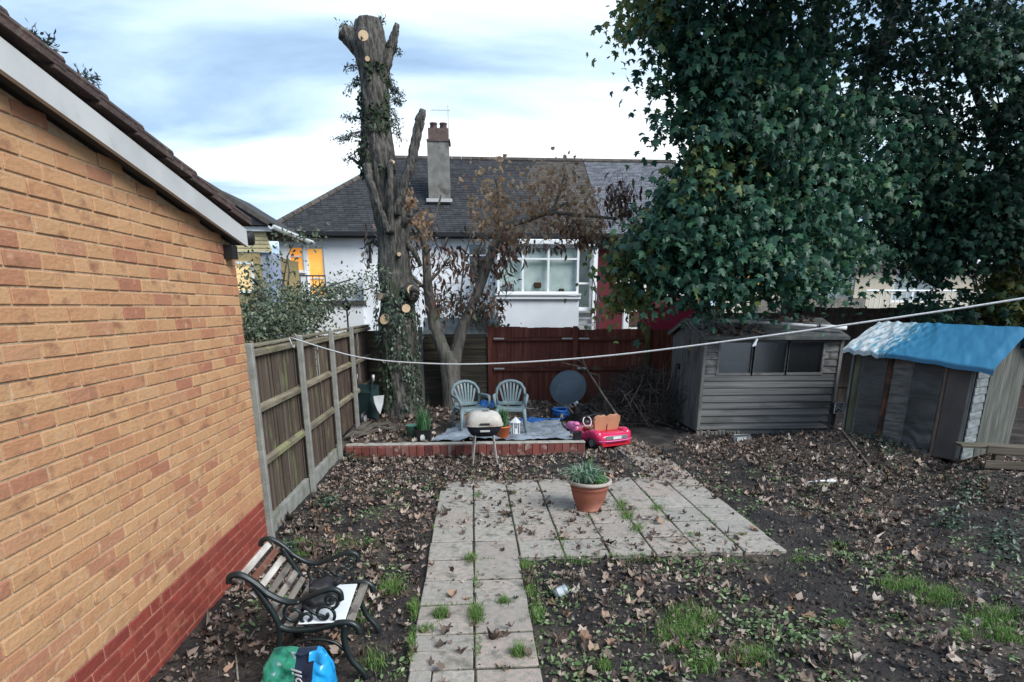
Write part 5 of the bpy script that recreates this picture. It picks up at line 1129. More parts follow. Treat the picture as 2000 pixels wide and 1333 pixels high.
gh = on(1040, 806, .22); tag(MB().tube([(gh.x-.35, gh.y+.05, .25), (gh.x-.1, gh.y+.08, .28), (gh.x+.1, gh.y-.02, .27), (gh.x+.3, gh.y-.08, .24)], .02, 8).build('grey_hose', M('grey_hose', (.30, .32, .32), rough=.5), None, True), 'short pale grey hose curving across the bed behind the blue sheet', 'hose')

# ---- child's pink car, seen from behind
pc = thing('toy_car', (1.90, 8.86, 0), "child's pink ride-on convertible car parked beside the raised bed", 'toy car', R(24))
pink = M('pink_plastic', (.60, .03, .12), (.55, .022, .085), scale=3, rough=.25, bump=0, coat=.4); pink2 = M('pale_pink_plastic', (.62, .17, .36), rough=.25, bump=0, coat=.4); redp = M('red_plastic', (.50, .012, .03), rough=.35, bump=0)
tanp = M('tan_plastic', (.47, .235, .14), (.40, .19, .11), scale=5, rough=.5, bump=.05); gryp = M('grey_plastic', (.16, .17, .18), rough=.5, bump=0)
def sect(y, w_, z0, z1, n=20, e=4): # closed rounded section
    o_ = []
    for i in range(n):
        a = 2*math.pi*i/n; c_, s_ = math.cos(a), math.sin(a); o_.append((w_/2*math.copysign(abs(c_)**(2/e), c_), y, (z0+z1)/2+(z1-z0)/2*math.copysign(abs(s_)**(2/e), s_)))
    return o_
loft([sect(-.50, .46, .10, .21), sect(-.48, .56, .08, .245), sect(-.40, .61, .07, .265), sect(-.25, .62, .07, .25), sect(0, .58, .07, .215), sect(.15, .58, .07, .235), sect(.28, .60, .07, .29), sect(.42, .57, .08, .27), sect(.50, .48, .09, .235), sect(.53, .36, .11, .20)]).build('body', pink, pc, True)
for s in (-1, 1):
    loft([sect(-.44, .10, .16, .27, 12, 2.5), sect(-.36, .14, .14, .305, 12, 2.5), sect(-.22, .13, .13, .295, 12, 2.5), sect(-.10, .08, .13, .25, 12, 2.5)]).build('rear_wing', pink, pc, True, (s*.255, 0, 0))
    loft([sect(.16, .08, .14, .25, 12, 2.5), sect(.27, .14, .13, .325, 12, 2.5), sect(.40, .14, .12, .315, 12, 2.5), sect(.50, .08, .13, .24, 12, 2.5)]).build('front_wing', pink2 if s < 0 else pink, pc, True, (s*.24, 0, 0))
    MB().lathe([(.035, 0), (.035, .02), (.02, .026)], 12).build('headlight', wp, pc, True, (s*.24, .49, .22))
    for y in (-.30, .34):
        wq = inst('wheel', MB().tube([(-.04, 0, 0), (.04, 0, 0)], .105, 20).mesh('wheel', blk, True), pc, (s*.275, y, .10)); MB().tube([(-.044, 0, 0), (.044, 0, 0)], .055, 14).build('hub_cap', gryp, wq)
loft([rrect(.44, .46, .20, 20, 5), rrect(.45, .47, .262, 20, 5)]).build('cockpit', redp, pc, False, (0, -.10, 0))
for s in (-1, 1):
    b_ = MB(); pts = [(-.105, 0), (-.11, .10), (-.13, .17), (-.115, .225), (-.06, .255), (.0, .245), (.06, .255), (.105, .23), (.115, .17), (.10, .10), (.095, 0)]
    b_.prism([(x*1.0, -.03-.15*z, z) for x, z in pts], (0, .045, .01)); b_.build('seat_back', tanp, pc, False, (s*.115, -.21, .235))
    MB().box((s*.115, -.07, .275), (.20, .2, .03), b=.01).build('seat_base', tanp, pc)
MB().tube([(-.12+.075*math.cos(a), .10+.025*math.sin(a), .345+.075*math.sin(a)) for a in np.linspace(0, 2*math.pi, 22)], .010, 7).build('steering_wheel', wp, pc, True); MB().tube([(-.12, .10, .345), (-.12, .18, .29)], .015, 7).lathe([(.03, -.01), (.03, .01)], 10, (-.12, .10, .345)).build('steering_column', gryp, pc)
MB().tube([(-.24, .19, .27), (-.235, .14, .37), (-.18, .12, .42), (0, .115, .435), (.18, .12, .42), (.235, .14, .37), (.24, .19, .27)], .011, 7).build('windscreen_frame', blk, pc, True)
MB().grid(lambda u, v: (-.22+.44*u, .185-.065*v, .275+.14*v), 2, 2).build('windscreen', film('dark_screen', (.02, .022, .025), .75), pc)
MB().box((0, -.497, .195), (.40, .02, .055), b=.005).build('rear_panel', gryp, pc); MB().box((0, -.511, .195), (.15, .008, .04)).build('number_plate', wp, pc)
MB().tube([(-.30, -.475, .155), (-.15, -.515, .15), (.15, -.515, .15), (.30, -.475, .155)], .010, 6).build('bumper_trim', pink2, pc, True); MB().box((0, -.46, .10), (.52, .08, .07), b=.01).build('rear_bumper', redp, pc)
MB().lathe([(.05, 0), (.055, .02), (.03, .05)], 12).build('side_mirror', pink2, pc, True, (-.30, .13, .30))

# ---- planks, stick and white fittings on the left of the bed
plk = wood('old_planks', [(0, (.13, .115, .095)), (.5, (.17, .15, .125)), (1, (.10, .085, .07))], grain=(1, .08, 1), c3=(.05, .045, .04))
pmh = MB().box((0, 0, 0), (.09, .95, .022), b=.003).mesh('plank', plk)
for i, (x, y, z, r_) in enumerate(((-1.72, 9.0, .20, -.10), (-1.60, 8.95, .22, -.34), (-1.66, 9.10, .25, -.22), (-1.50, 9.05, .21, -.5), (-1.74, 8.92, .27, -.15), (-1.55, 9.2, .26, -.42))):
    o_ = inst('loose_plank', pmh, None, (x, y, z), (random.uniform(-.06, .06), random.uniform(-.05, .05), r_)); tag(o_, 'weathered loose plank in the heap between the left fence and raised bed', 'plank', 'loose planks heaped by the left fence')
a, b_ = on(713, 834, .22), on(772, 839, .22)
tag(MB().bar((a.x, a.y, .25), (b_.x, b_.y, .225), .02, .018).build('pale_batten', pale_w), 'thin pale batten lying beside the heap of planks', 'batten')
a, b_ = on(695, 858, .20), on(735, 836, .22)
tag(MB().bar((a.x, a.y, .235), (b_.x, b_.y, .275), .05, .03).build('pale_batten', plk), 'stout grey batten across the front of the heap of planks', 'batten')
# upturned wheelbarrow in the corner
p0 = on(722, 818, .2)
wb = thing('wheelbarrow', (p0.x, 10.05, .19), 'dark green wheelbarrow stood on end in the fence corner by the lopped tree', 'wheelbarrow', R(-25)); wbx = p0.x
dgm = M('dark_green_steel', (.02, .045, .045), (.014, .03, .032), scale=4, rough=.5, bump=.1)
loft([[(x*.62, -.10, .30+z*.62) for x, z in ((-.22, -.36), (.22, -.36), (.26, .3), (-.26, .3))], [(x*.9, .02, .34+z*.9) for x, z in ((-.22, -.36), (.22, -.36), (.26, .3), (-.26, .3))]], cap1=False).build('tray', dgm, wb)
for s in (-1, 1): MB().tube([(s*.07, -.10, .03), (s*.13, -.09, .40), (s*.16, -.05, .66), (s*.165, -.03, .76)], .018, 8).build('handle', dgm, wb, True); MB().tube([(s*.163, -.035, .68), (s*.167, -.025, .78)], .024, 8).build('grip', galv, wb, True)
wq = inst('wheel', MB().tube([(-.03, 0, 0), (.03, 0, 0)], .13, 18).mesh('wheel', blk, True), wb, (0, -.12, .05)); MB().tube([(-.034, 0, 0), (.034, 0, 0)], .06, 12).build('hub', galv, wb, False, (0, -.12, .05))
c_ = at(740, 790, 9.75)
ws = thing('shovel_blade', (c_.x, 9.75, .19), 'white pointed shovel blade leaning before the lopped tree', 'shovel', R(-8))
zq = c_.z-.19
MB().prism([(-.085, 0, zq+.13), (.085, .02, zq+.145), (.06, .02, zq-.0), (.01, 0, zq-.165), (-.03, 0, zq-.10), (-.075, 0, zq+.02)], (0, .02, .0)).build('blade', wp, ws); MB().tube([(0, .02, zq+.1), (.01, .10, zq-.02), (.02, .28, zq-.18)], .014, 6).build('shaft', dgm, ws)
# ---- fallen branch and brush pile
fb = thing('fallen_branch', (on(1207, 815, .05).x, 9.75, .03), 'pale bare branch leaning from the ground towards the satellite dish', 'branch'); ox, oy = fb.location.x, 9.75
def BP(x, y, Y=9.75): p = at(x, y, Y); return Vector((p.x-ox, p.y-oy, p.z-.03))
for i, (pts, rr) in enumerate((([(1209, 817), (1195, 797), (1178, 772), (1163, 748), (1150, 728), (1141, 710), (1137, 692)], (.022, .02, .018, .016, .012, .009, .005)), ([(1172, 765), (1170, 745), (1170, 730)], (.010, .007, .004)), ([(1148, 725), (1130, 716), (1112, 712), (1092, 707)], (.009, .007, .006, .003)), ([(1142, 712), (1128, 703), (1115, 704)], (.007, .005, .003)), ([(1150, 728), (1165, 732), (1172, 738)], (.007, .005, .003)))):
    MB().tube([BP(*p) for p in pts], rr, 7, True, .1).build('main_stem' if i == 0 else 'side_twig', bark2, fb, True)
bpile = MB(); twm = M('brush_twig', (.075, .062, .055), rough=.9, bump=0, rnd='island', ramp=[(0, (.025, .022, .022)), (.6, (.055, .046, .043)), (.93, (.11, .092, .08)), (1, (.22, .19, .165))])
for i in range(950):
    u, v, w_ = random.random(), random.random(), random.random()**1.5
    x = 2.15+1.42*u; y = 10.0+1.15*v; zmax = (.95*math.sin(min(1, (x-2.0)/1.0)*math.pi/2))*(1-.45*abs(v-.6)); z = zmax*w_
    d_ = Vector((random.gauss(.2, .6), random.gauss(-.1, .35), random.gauss(-.1, .5))).normalized()*random.uniform(.12, .42); c_ = Vector((x, y, max(.02, z)))
    bpile.tube([c_-d_, c_+Vector((random.gauss(0, .04), random.gauss(0, .04), random.gauss(.03, .04))), c_+d_], [random.uniform(.003, .010), .006, .002], 4, False)
for i in range(16):
    c_ = Vector((random.uniform(2.9, 3.55), random.uniform(10, 10.7), random.uniform(.4, 1.0))); d_ = Vector((random.gauss(.25, .2), random.gauss(0, .1), random.uniform(.2, .5))); bpile.tube([c_, c_+d_*.5+Vector((.03, 0, .05)), c_+d_*1.3], [.007, .005, .002], 4, False)
o_ = bpile.build('brush_pile', twm); tag(o_, 'dark tangled heap of cut twigs between the red fence and grey shed', 'brush pile', kind='stuff')
# ---- white tub by the shed, pale stick, pole
q = on(1447, 868, .02); tb = thing('white_tub', (q.x, q.y, .0), 'white plastic tub standing against the base of the grey shed', 'tub', R(12))
loft([[(x*.9, .05, z) for x, z in ((-.11, .02), (.11, .0), (.12, .16), (-.12, .17))], [(x, -.03, z) for x, z in ((-.12, .0), (.12, -.01), (.135, .175), (-.135, .18))]], cap1=False).build('shell', wp, tb); MB().box((.02, .02, .08), (.16, .01, .10)).build('inside', wp, tb)
a, b_ = on(1575, 943, .05), on(1632, 933, .1)
tag(MB().tube([(a.x, a.y, gz(a.x, a.y)+.015), ((a.x+b_.x)/2, (a.y+b_.y)/2, gz((a.x+b_.x)/2, (a.y+b_.y)/2)+.03), (b_.x, b_.y, gz(b_.x, b_.y)+.03)], [.010, .014, .022], 7).build('pale_stick', wp, None, True), 'short pale stick lying on the soil heap before the sheds', 'stick')
a, b_ = on(1598, 838, .2), on(1700, 900, .2)
tag(MB().tube([(a.x, a.y, .32), ((a.x+b_.x)/2, (a.y+b_.y)/2, gz((a.x+b_.x)/2, (a.y+b_.y)/2)+.06), (b_.x, b_.y, gz(b_.x, b_.y)+.02)], .013, 7).build('garden_cane', pnk, None, True), 'thin cane lying across the soil heap in front of the low shed', 'cane')
a, b_ = on(1668, 945, .05), on(1710, 982, .05)
tag(MB().tube([(a.x, a.y, gz(a.x, a.y)+.05), (b_.x, b_.y, gz(b_.x, b_.y)+.02)], .008, 6).build('thin_stick', pnk, None, True), 'thin straight stick stuck in leaf litter below the soil heap', 'stick')
a, b_ = on(470, 1333, .0), on(462, 1288, .0)
tag(MB().tube([(a.x+.03, a.y-.1, .03), (b_.x, b_.y, .05)], .006, 6).build('thin_stick', pale_w, None, True), 'pale thin stick lying between the brick wall and bench', 'stick')

# ---- washing line
ln = [(-1.90, 6.48, 1.742), (-1.123, 5.987, 1.577), (-.342, 5.491, 1.553), (.332, 5.061, 1.597), (1.094, 4.576, 1.695), (1.941, 4.037, 1.851), (2.726, 3.538, 2.013), (3.123, 3.286, 2.102), (4.2, 2.6, 2.36)]
def cat_(pts, k=6):
    P_ = [Vector(p) for p in pts]; o_ = []
    for i in range(len(P_)-1):
        p0, p1, p2, p3 = P_[max(i-1, 0)], P_[i], P_[i+1], P_[min(i+2, len(P_)-1)]
        for j in range(k): t = j/k; o_.append(.5*((2*p1)+(p2-p0)*t+(2*p0-5*p1+4*p2-p3)*t*t+(3*p1-p0-3*p2+p3)*t**3))
    return o_+[P_[-1]]
wline = thing('washing_line', (-1.90, 6.48, 1.742), 'white washing line strung from the left fence across the garden', 'washing line')
rope = M('white_cord', (.72, .72, .72), (.55, .55, .55), scale=60, rough=.6, bump=.3, bscale=200)
MB().tube([p-Vector((-1.90, 6.48, 1.742)) for p in cat_(ln)], .0065, 7).build('cord', rope, wline, True)
MB().tube([(0, -.06, .0), (.02, -.07, -.05), (.025, -.06, -.09), (.03, -.03, -.10), (.03, -.015, -.07)], .005, 6).build('hook', wp, wline, True)
pg = at(1475, 667, 4.03); tag(MB().box((pg.x, pg.y, pg.z-.01), (.010, .014, .055), Matrix.Rotation(.5, 3, 'Y')).box((pg.x+.006, pg.y, pg.z-.006), (.008, .012, .05), Matrix.Rotation(.15, 3, 'Y')).build('clothes_peg', wp), 'single pale clothes peg clipped on the washing line before the grey shed', 'peg')

# ================================================================ near things
# ---- big terracotta-coloured pot
tp_ = thing('plant_pot', (1.175, 5.74, .031), 'large round terracotta pot with pale rim and green plants on the patio', 'plant pot')
terr = M('terracotta', (.30, .105, .065), (.24, .085, .055), scale=4, rough=.6, bump=.1, c3=(.36, .17, .12), s3=3); rimm = M('faded_rim', (.42, .37, .33), (.34, .27, .23), scale=8, rough=.7)
MB().lathe([(.125, 0), (.132, .004), (.132, .022), (.126, .03), (.165, .12), (.185, .20), (.19, .235), (.196, .24), (.196, .255), (.190, .26), (.205, .29), (.205, .30), (.17, .30), (.165, .25)], 40).build('body', terr, tp_, True)
MB().lathe([(.203, .288), (.222, .290), (.228, .300), (.226, .318), (.215, .325), (.195, .322), (.19, .30)], 40, caps=False).build('rim', rimm, tp_, True); MB().disc((0, 0, .285), (0, 0, 1), .19, 30).build('soil', soilp, tp_)
tuft('trailing_leaves', tp_, 260, .10, .10, .26, .29, 1.15, .010, lfp, -.07, -.02); tuft('stalks', tp_, 16, .03, .2, .36, .29, .12, .005, lfg, 0, 0)
mossb = M('bright_moss', (.12, .27, .07), rough=.7, bump=0, rnd='island', ramp=[(0, (.06, .17, .045)), (.6, (.14, .30, .09)), (1, (.26, .40, .15))], trans=.2)
P = rng.normal(0, 1, (900, 3)); P = unit(P)*rng.random((900, 1))**.3*np.array([[.10, .10, .075]])+np.array([[.085, -.02, .315]]); P = P[P[:, 2] > .29]
tag(inst('moss_mound', scatter('moss_mound', P, rng.normal(0, .5, P.shape)+np.array([[0, 0, 1]]), rng.uniform(.012, .03, len(P)), OVAL, mossb), tp_), kind='stuff')
# ---- tin can
cn = thing('tin_can', (.615, 3.90, .045), 'small crushed silver tin can lying on the soil beside the path', 'can')
canm = M('can_metal', (.42, .47, .50), (.30, .35, .38), scale=9, rough=.35, metal=.4, bump=.2)
rot = Matrix.Rotation(R(62), 4, 'Y') @ Matrix.Rotation(R(0), 4, 'X')
cq = MB().lathe([(.033, -.05), (.036, -.048), (.036, .044), (.033, .05), (.029, .05), (.029, .03)], 20).build('shell', canm, cn, True); cq.rotation_euler = (R(-30), R(58), R(-35))
cl_ = MB().lathe([(.0368, -.02), (.0368, .022)], 20, caps=False).build('paper_band', M('can_label', (.45, .55, .62), (.66, .68, .68), scale=20, rough=.5), cn, True); cl_.rotation_euler = cq.rotation_euler

# ---- little bench
iron = M('cast_iron', (.011, .019, .019), (.007, .011, .012), scale=8, rough=.38, bump=.15, spec=.5)
bs = wood('bench_slat', [(0, (.24, .215, .185)), (.5, (.17, .15, .135)), (1, (.30, .275, .24))], grain=(1, .08, 1), c3=(.09, .08, .075), s3=9, t3=(.5, .62)); bsr = wood('bench_slat_rusty', [(0, (.20, .085, .06)), (1, (.22, .10, .07))], grain=(1, .08, 1), c3=(.28, .24, .20), s3=9)
bsw = M('bench_slat_flaking_white', (.60, .57, .52), (.26, .22, .19), scale=14, rough=.8, bump=.5, stretch=(1, .25, 1))
bn = thing('garden_bench', (-1.0, 3.23, .0), 'small cast-iron bench with flaking wooden slats against the brick wall', 'bench')
def spl(p): return [Vector(q) for q in cat_([(x+1.0, 0, z) for x, z in p], 5)]
def flat(pts, w_, th, y, b): # strap iron: tube flattened
    b.tube([Vector((p.x, y, p.z)) for p in pts], [th]*len(pts), 8)
    return b
for y in (-.25, .25):
    e_ = MB()
    arm = spl([(-1.325, .635), (-1.315, .668), (-1.27, .68), (-1.22, .655), (-1.17, .61), (-1.13, .565), (-1.06, .52), (-.99, .507), (-.92, .53), (-.85, .56), (-.785, .575), (-.745, .555), (-.74, .51)])
    e_.tube([Vector((p.x, y, p.z)) for p in arm], [.016]*len(arm), 8)
    e_.tube([Vector((p.x, y*1.03, p.z-.004)) for p in arm[:38]], [.014]*38, 8)
    bk = spl([(-1.20, .62), (-1.13, .48), (-1.09, .37), (-1.10, .25), (-1.13, .12), (-1.17, .015)]); e_.tube([Vector((p.x, y, p.z)) for p in bk], [.018]*len(bk), 8)
    st_ = spl([(-1.09, .36), (-1.02, .335), (-.88, .34), (-.77, .368), (-.70, .365), (-.665, .335), (-.66, .30)]); e_.tube([Vector((p.x, y, p.z)) for p in st_], [.019]*len(st_), 8)
    fl = spl([(-.73, .36), (-.745, .27), (-.72, .15), (-.66, .06), (-.64, .012)]); e_.tube([Vector((p.x, y, p.z)) for p in fl], [.018]*len(fl), 8)
    lw = spl([(-1.11, .2), (-.95, .27), (-.80, .25), (-.72, .16)]); e_.tube([Vector((p.x, y, p.z)) for p in lw], [.010]*len(lw), 6)
    for k in range(3): e_.tube([Vector((x, y, z)) for x, z in ((.0-.165, .015), (-.18+.02, .0))], .02, 6)
    e_.build('iron_end', iron, bn, True)
    sc_ = MB()
    def spiral(cx_, cz_, r0, a0, turns, sgn=1): return [Vector((cx_+1+r0*(1-.72*t)*math.cos(a0+sgn*turns*2*math.pi*t), y, cz_+r0*(1-.72*t)*math.sin(a0+sgn*turns*2*math.pi*t))) for t in np.linspace(0, 1, 22)]
    for args in ((-1.00, .435, .062, 1.9, 1.1, 1), (-.93, .405, .042, -1.6, 1.0, -1), (-.84, .425, .060, -.6, 1.15, 1), (-.80, .505, .048, -1.5, 1.1, 1)): sc_.tube(spiral(*args), [.010]*22, 6)
    sc_.tube([Vector((.05, y, .48)), Vector((.11, y, .43)), Vector((.18, y, .40))], .010, 6); sc_.build('arm_scroll', iron, bn, True)
for i in range(6):
    t = i/5; x = -1.275+.185*t+1.0; z = .645-.235*t
    MB().box((x, 0, z), (.038, .50, .016), Matrix.Rotation(R(50), 3, 'Y'), b=.003).build('back_slat', (bsw, bsr, bsw, bs, bs, bs)[i], bn)
for i in range(6):
    x = -1.04+.066*i+1.0; z = .352+.012*math.cos(i*1.1) + (.012 if i == 4 else 0)
    MB().box((x, 0, z), (.048, .50, .016), b=.003).build('seat_slat', bs, bn)
bd = thing('white_board', (-.90, 3.20, .372), 'thin white board lying across the seat of the small bench', 'board')
MB().box((.035, -.0, .006), (.25, .46, .008), Matrix.Rotation(R(2), 3, 'Z'), b=.002).build('panel', M('white_card', (.74, .78, .80), (.66, .70, .73), scale=5, rough=.6, bump=.05), bd)
gv = thing('black_gloves', (-.90, 3.16, .385), 'crumpled pair of black work gloves on the white board on the bench', 'gloves', R(25)); gv.scale = (1.2, 1.2, 1.5)
glm = M('black_rubber', (.012, .012, .014), (.02, .02, .023), scale=8, rough=.55, bump=.4, bscale=30)
for k, (dx, dy, rz_) in enumerate(((0, 0, 0), (.03, .06, .5))):
    gb = MB(); c_, s_ = math.cos(rz_), math.sin(rz_); rr_ = lambda x, y, z: (dx+x*c_-y*s_, dy+x*s_+y*c_, z+.03*k)
    def palm(u, v):
        th_ = v*2*math.pi; w_ = .05*math.sin(min(1, u*2.5)*math.pi/2)*(1 if u < .8 else 1-(u-.8)*1.5); return rr_(-.09+.13*u, w_*math.cos(th_)+.01*fbm(u, v, 3, 2, k), .026+.026*math.sin(th_)+.012*fbm(u, v, 4, 2, k+2.))
    gb.grid(palm, 10, 14)
    for f_ in range(4): y_ = -.036+.024*f_; gb.tube([rr_(.03, y_, .028), rr_(.07, y_*1.25, .036-.006*f_), rr_(.10-.01*abs(f_-1.5), y_*1.3+.01, .018)], [.013, .012, .009], 7)
    gb.tube([rr_(-.04, .045, .025), rr_(-.01, .08, .03), rr_(.02, .085, .018)], [.014, .012, .009], 7); gb.build('glove', glm, gv, True)

# ---- bag of soil at the front of the bench
bag = thing('soil_bag', (-.90, 2.64, 0), 'green and blue plastic bag of soil standing in front of the bench', 'bag', R(-8))
bgm = bpy.data.materials.new('printed_bag'); bgm.use_nodes = True; t_ = bgm.node_tree; n_ = t_.nodes; l_ = t_.links; p_ = n_['Principled BSDF']; p_.inputs['Roughness'].default_value = .28; p_.inputs['Specular IOR Level'].default_value = .6
tcn = n_.new('ShaderNodeTexCoord'); sp = n_.new('ShaderNodeSeparateXYZ'); l_.new(tcn.outputs['Object'], sp.inputs[0])
nz = n_.new('ShaderNodeTexNoise'); nz.inputs['Scale'].default_value = 9; nz.inputs['Detail'].default_value = 4; l_.new(tcn.outputs['Object'], nz.inputs['Vector'])
rg = n_.new('ShaderNodeValToRGB'); l_.new(nz.outputs['Fac'], rg.inputs[0]); ee = rg.color_ramp.elements; ee[0].position = .38; ee[0].color = (.005, .028, .035, 1); ee[1].position = .66; ee[1].color = (.45, .60, .50, 1)
for po, cc in ((.46, (.008, .15, .10)), (.54, (.03, .28, .17)), (.60, (.05, .22, .22))): x_ = ee.new(po); x_.color = (*cc, 1)
rb_ = n_.new('ShaderNodeValToRGB'); mrx = n_.new('ShaderNodeMapRange'); mrx.inputs[1].default_value = -.2; mrx.inputs[2].default_value = .2; l_.new(sp.outputs[0], mrx.inputs[0]); l_.new(mrx.outputs[0], rb_.inputs[0]); rb_.color_ramp.interpolation = 'CONSTANT'
ee = rb_.color_ramp.elements; ee[0].position = 0; ee[0].color = (0, 0, 0, 1); ee[1].position = .74; ee[1].color = (1, 1, 1, 1); x_ = ee.new(.50); x_.color = (.5, .5, .5, 1)
ga = n_.new('ShaderNodeMath'); ga.operation = 'GREATER_THAN'; ga.inputs[1].default_value = .25; l_.new(rb_.outputs[0], ga.inputs[0]); gb_ = n_.new('ShaderNodeMath'); gb_.operation = 'GREATER_THAN'; gb_.inputs[1].default_value = .75; l_.new(rb_.outputs[0], gb_.inputs[0])
m1 = n_.new('ShaderNodeMix'); m1.data_type = 'RGBA'; l_.new(ga.outputs[0], m1.inputs[0]); l_.new(rg.outputs[0], m1.inputs[6]); m1.inputs[7].default_value = (.006, .02, .045, 1)
m2 = n_.new('ShaderNodeMix'); m2.data_type = 'RGBA'; l_.new(gb_.outputs[0], m2.inputs[0]); l_.new(m1.outputs[2], m2.inputs[6]); m2.inputs[7].default_value = (.01, .30, .66, 1); l_.new(m2.outputs[2], p_.inputs['Base Color'])
def bagf(u, v):
    th_ = u*2*math.pi; zz2 = v; w_ = .175*(1-.5*max(0, v-.78)*2.2)*(.93+.07*math.sin(v*3)); d_ = .12*(1-max(0, v-.40)*1.5)+.012
    c_, s_ = math.cos(th_), math.sin(th_); e_ = 2/3.2
    x = w_*math.copysign(abs(c_)**e_, c_); y = d_*math.copysign(abs(s_)**e_, s_)+.03*v
    wr = .014*fbm(x*6, v*3+th_*.3, 1.6, 3, 4.)+.020*(abs(fbm(x*9+v*5, v*4-x*5, 1.3, 3, 9.))-.3)
    return (x*(1+wr*3), y*(1+wr*6)-wr, .40*v+.012*fbm(x*4, y*4, 2, 2, 6.)+(.02*(x > .07)))
bgo = MB().grid(bagf, 60, 34); bgo.add([bagf(i/59, 1.0) for i in range(60)], [tuple(range(60))]).build('bag_body', bgm, bag, True)
MB().grid(lambda u, v: (.075+.09*u, -.028+.09*v*.35+.012*math.sin(u*6), .375+.05*math.sin(v*3)*.4+.035*v), 8, 8).build('bag_flap', M('blue_film', (.01, .30, .66), rough=.28, bump=0, spec=.6), bag, True)
def lettering(txt, size, mat, parent, loc, rot, ext=.0008):
    c_ = bpy.data.curves.new('lettering', 'FONT'); c_.body = txt; c_.size = size; c_.extrude = ext; c_.align_x = 'CENTER'; c_.align_y = 'CENTER'
    o_ = bpy.data.objects.new('lettering', c_); col.objects.link(o_); dg = bpy.context.evaluated_depsgraph_get(); me = bpy.data.meshes.new_from_object(o_.evaluated_get(dg)); bpy.data.objects.remove(o_); me.materials.append(mat)
    return inst('lettering', me, parent, loc, rot)
inkw = M('white_ink', (.80, .82, .82), rough=.4, bump=0)
lettering('Soil', .10, inkw, bag, (.045, -.100, .31), (R(68), R(-90), 0)); 
# ================================================================ leaf litter, grass and weeds
def free(x, y):
    if x < WX+.03 and y < WY1: return False
    if x < -1.82 or x > 8.4 or y > 11.2: return False
    if y > 8.17 and x < 1.62: return False
    if 3.66 < x < 6.0 and y > 9.36: return False
    return True
leafm = M('fallen_leaf', (.22, .15, .10), rough=.75, bump=0, rnd='island', ramp=[(0, (.055, .04, .033)), (.3, (.11, .08, .064)), (.55, (.19, .14, .112)), (.78, (.32, .25, .205)), (.93, (.48, .41, .35)), (1, (.30, .165, .09))], trans=.1)
dens_pts, sz = [], []
tries = 0
while len(dens_pts) < 25000 and tries < 190000:
    tries += 1
    y = 1.9+6.9*random.random()**.9 if random.random() < .9 else random.uniform(8, 10.5); x = random.uniform(-1.85, 7.6)
    if not free(x, y): continue
    d_ = .34+.95*fbm(x, y, .9, 4, 12.)
    if x < -.45 and y > 3.2: d_ += .35            # drift along the fence
    if 6.7 < y < 8.3 and x < 1.9: d_ += .5
    if x > 3.6 and y > 5.4: d_ += .45
    if paved(x, y): d_ = d_*.35 if y < 6.7 else .75
    if -.4 < x < 3.5 and y < 4.4 and not paved(x, y): d_ += .1
    if random.random() > d_: continue
    s = min(.10, .014+.020*random.expovariate(1.0)) if random.random() < .93 else random.uniform(.045, .08)
    base = .034 if paved(x, y) else gz(x, y)+.004
    dens_pts.append((x, y, base+.006+random.random()**2*.022)); sz.append(s)
P = np.array(dens_pts); sz = np.array(sz); big = sz > .042
def nrm_up(n_, s=.35): return np.array([[0, 0, 1.]])+rng.normal(0, s, (n_, 3))
bi = np.where(big)[0]; rng.shuffle(bi); ths = np.array_split(bi, 4); _sc = scatter
def scatter_mix(nm, P_, N_, s_, shp, mt):      # one mesh of several leaf forms
    parts_ = np.array_split(np.arange(len(P_)), 4); Vs, Fs = [], []; off = 0
    for q3, idx in enumerate(parts_):
        me = _sc('tmp', P_[idx], N_[idx], s_[idx], CRUMP[(shp+q3*2) % 8], None); nv = len(me.vertices); co = np.zeros(nv*3, np.float32); me.vertices.foreach_get('co', co); fi = np.zeros(len(me.loops), np.int32); me.loops.foreach_get('vertex_index', fi)
        Vs.append(co.reshape(-1, 3)); Fs.append(fi.reshape(-1, 3)+off); off += nv; bpy.data.meshes.remove(me)
    return np_mesh(nm, np.concatenate(Vs), np.concatenate(Fs), mt)
for q_, shp, lb in ((0, 0, 'dry brown lobed leaves scattered over the soil and paving'), (1, 1, 'crumpled brown leaves scattered over the soil and paving'), (2, 2, 'rolled dry leaves scattered over the soil and paving'), (3, 3, 'curled dead leaves drifted over the soil and paving')):
    k_ = ths[q_]; o_ = inst('leaf_litter', scatter_mix('leaf_litter', P[k_], nrm_up(len(k_), .5), sz[k_], shp, leafm)); tag(o_, lb, 'leaf litter', kind='stuff')
o_ = inst('leaf_fragments', scatter('leaf_fragments', P[~big], nrm_up((~big).sum(), .5), sz[~big], BIT, leafm)); tag(o_, 'small pale leaf fragments strewn over the dark soil', 'leaf litter', kind='stuff')
# crumbs of soil
n = 16000; x = rng.uniform(-1.8, 6.5, n); y = 2+rng.random(n)**1.3*6.5; k = np.array([free(a, b_) and not paved(a, b_) for a, b_ in zip(x, y)]); x, y = x[k], y[k]
z = np.array([gz(a, b_) for a, b_ in zip(x, y)])+.004
crm_ = M('soil_crumb', (.035, .028, .025), rough=1, bump=0, rnd='island', ramp=[(0, (.014, .013, .014)), (.6, (.04, .034, .032)), (.9, (.09, .08, .07)), (1, (.30, .26, .22))])
TET = (np.array([(0, 1, -.4), (.87, -.5, -.4), (-.87, -.5, -.4), (0, 0, .9)], float), np.array([(0, 1, 3), (1, 2, 3), (2, 0, 3)]))
o_ = inst('soil_crumbs', scatter('soil_crumbs', np.stack([x, y, z], 1), nrm_up(len(x), .4), rng.uniform(.006, .022, len(x)), TET, crm_)); tag(o_, 'small crumbs and clods of dark soil', 'soil', kind='stuff')
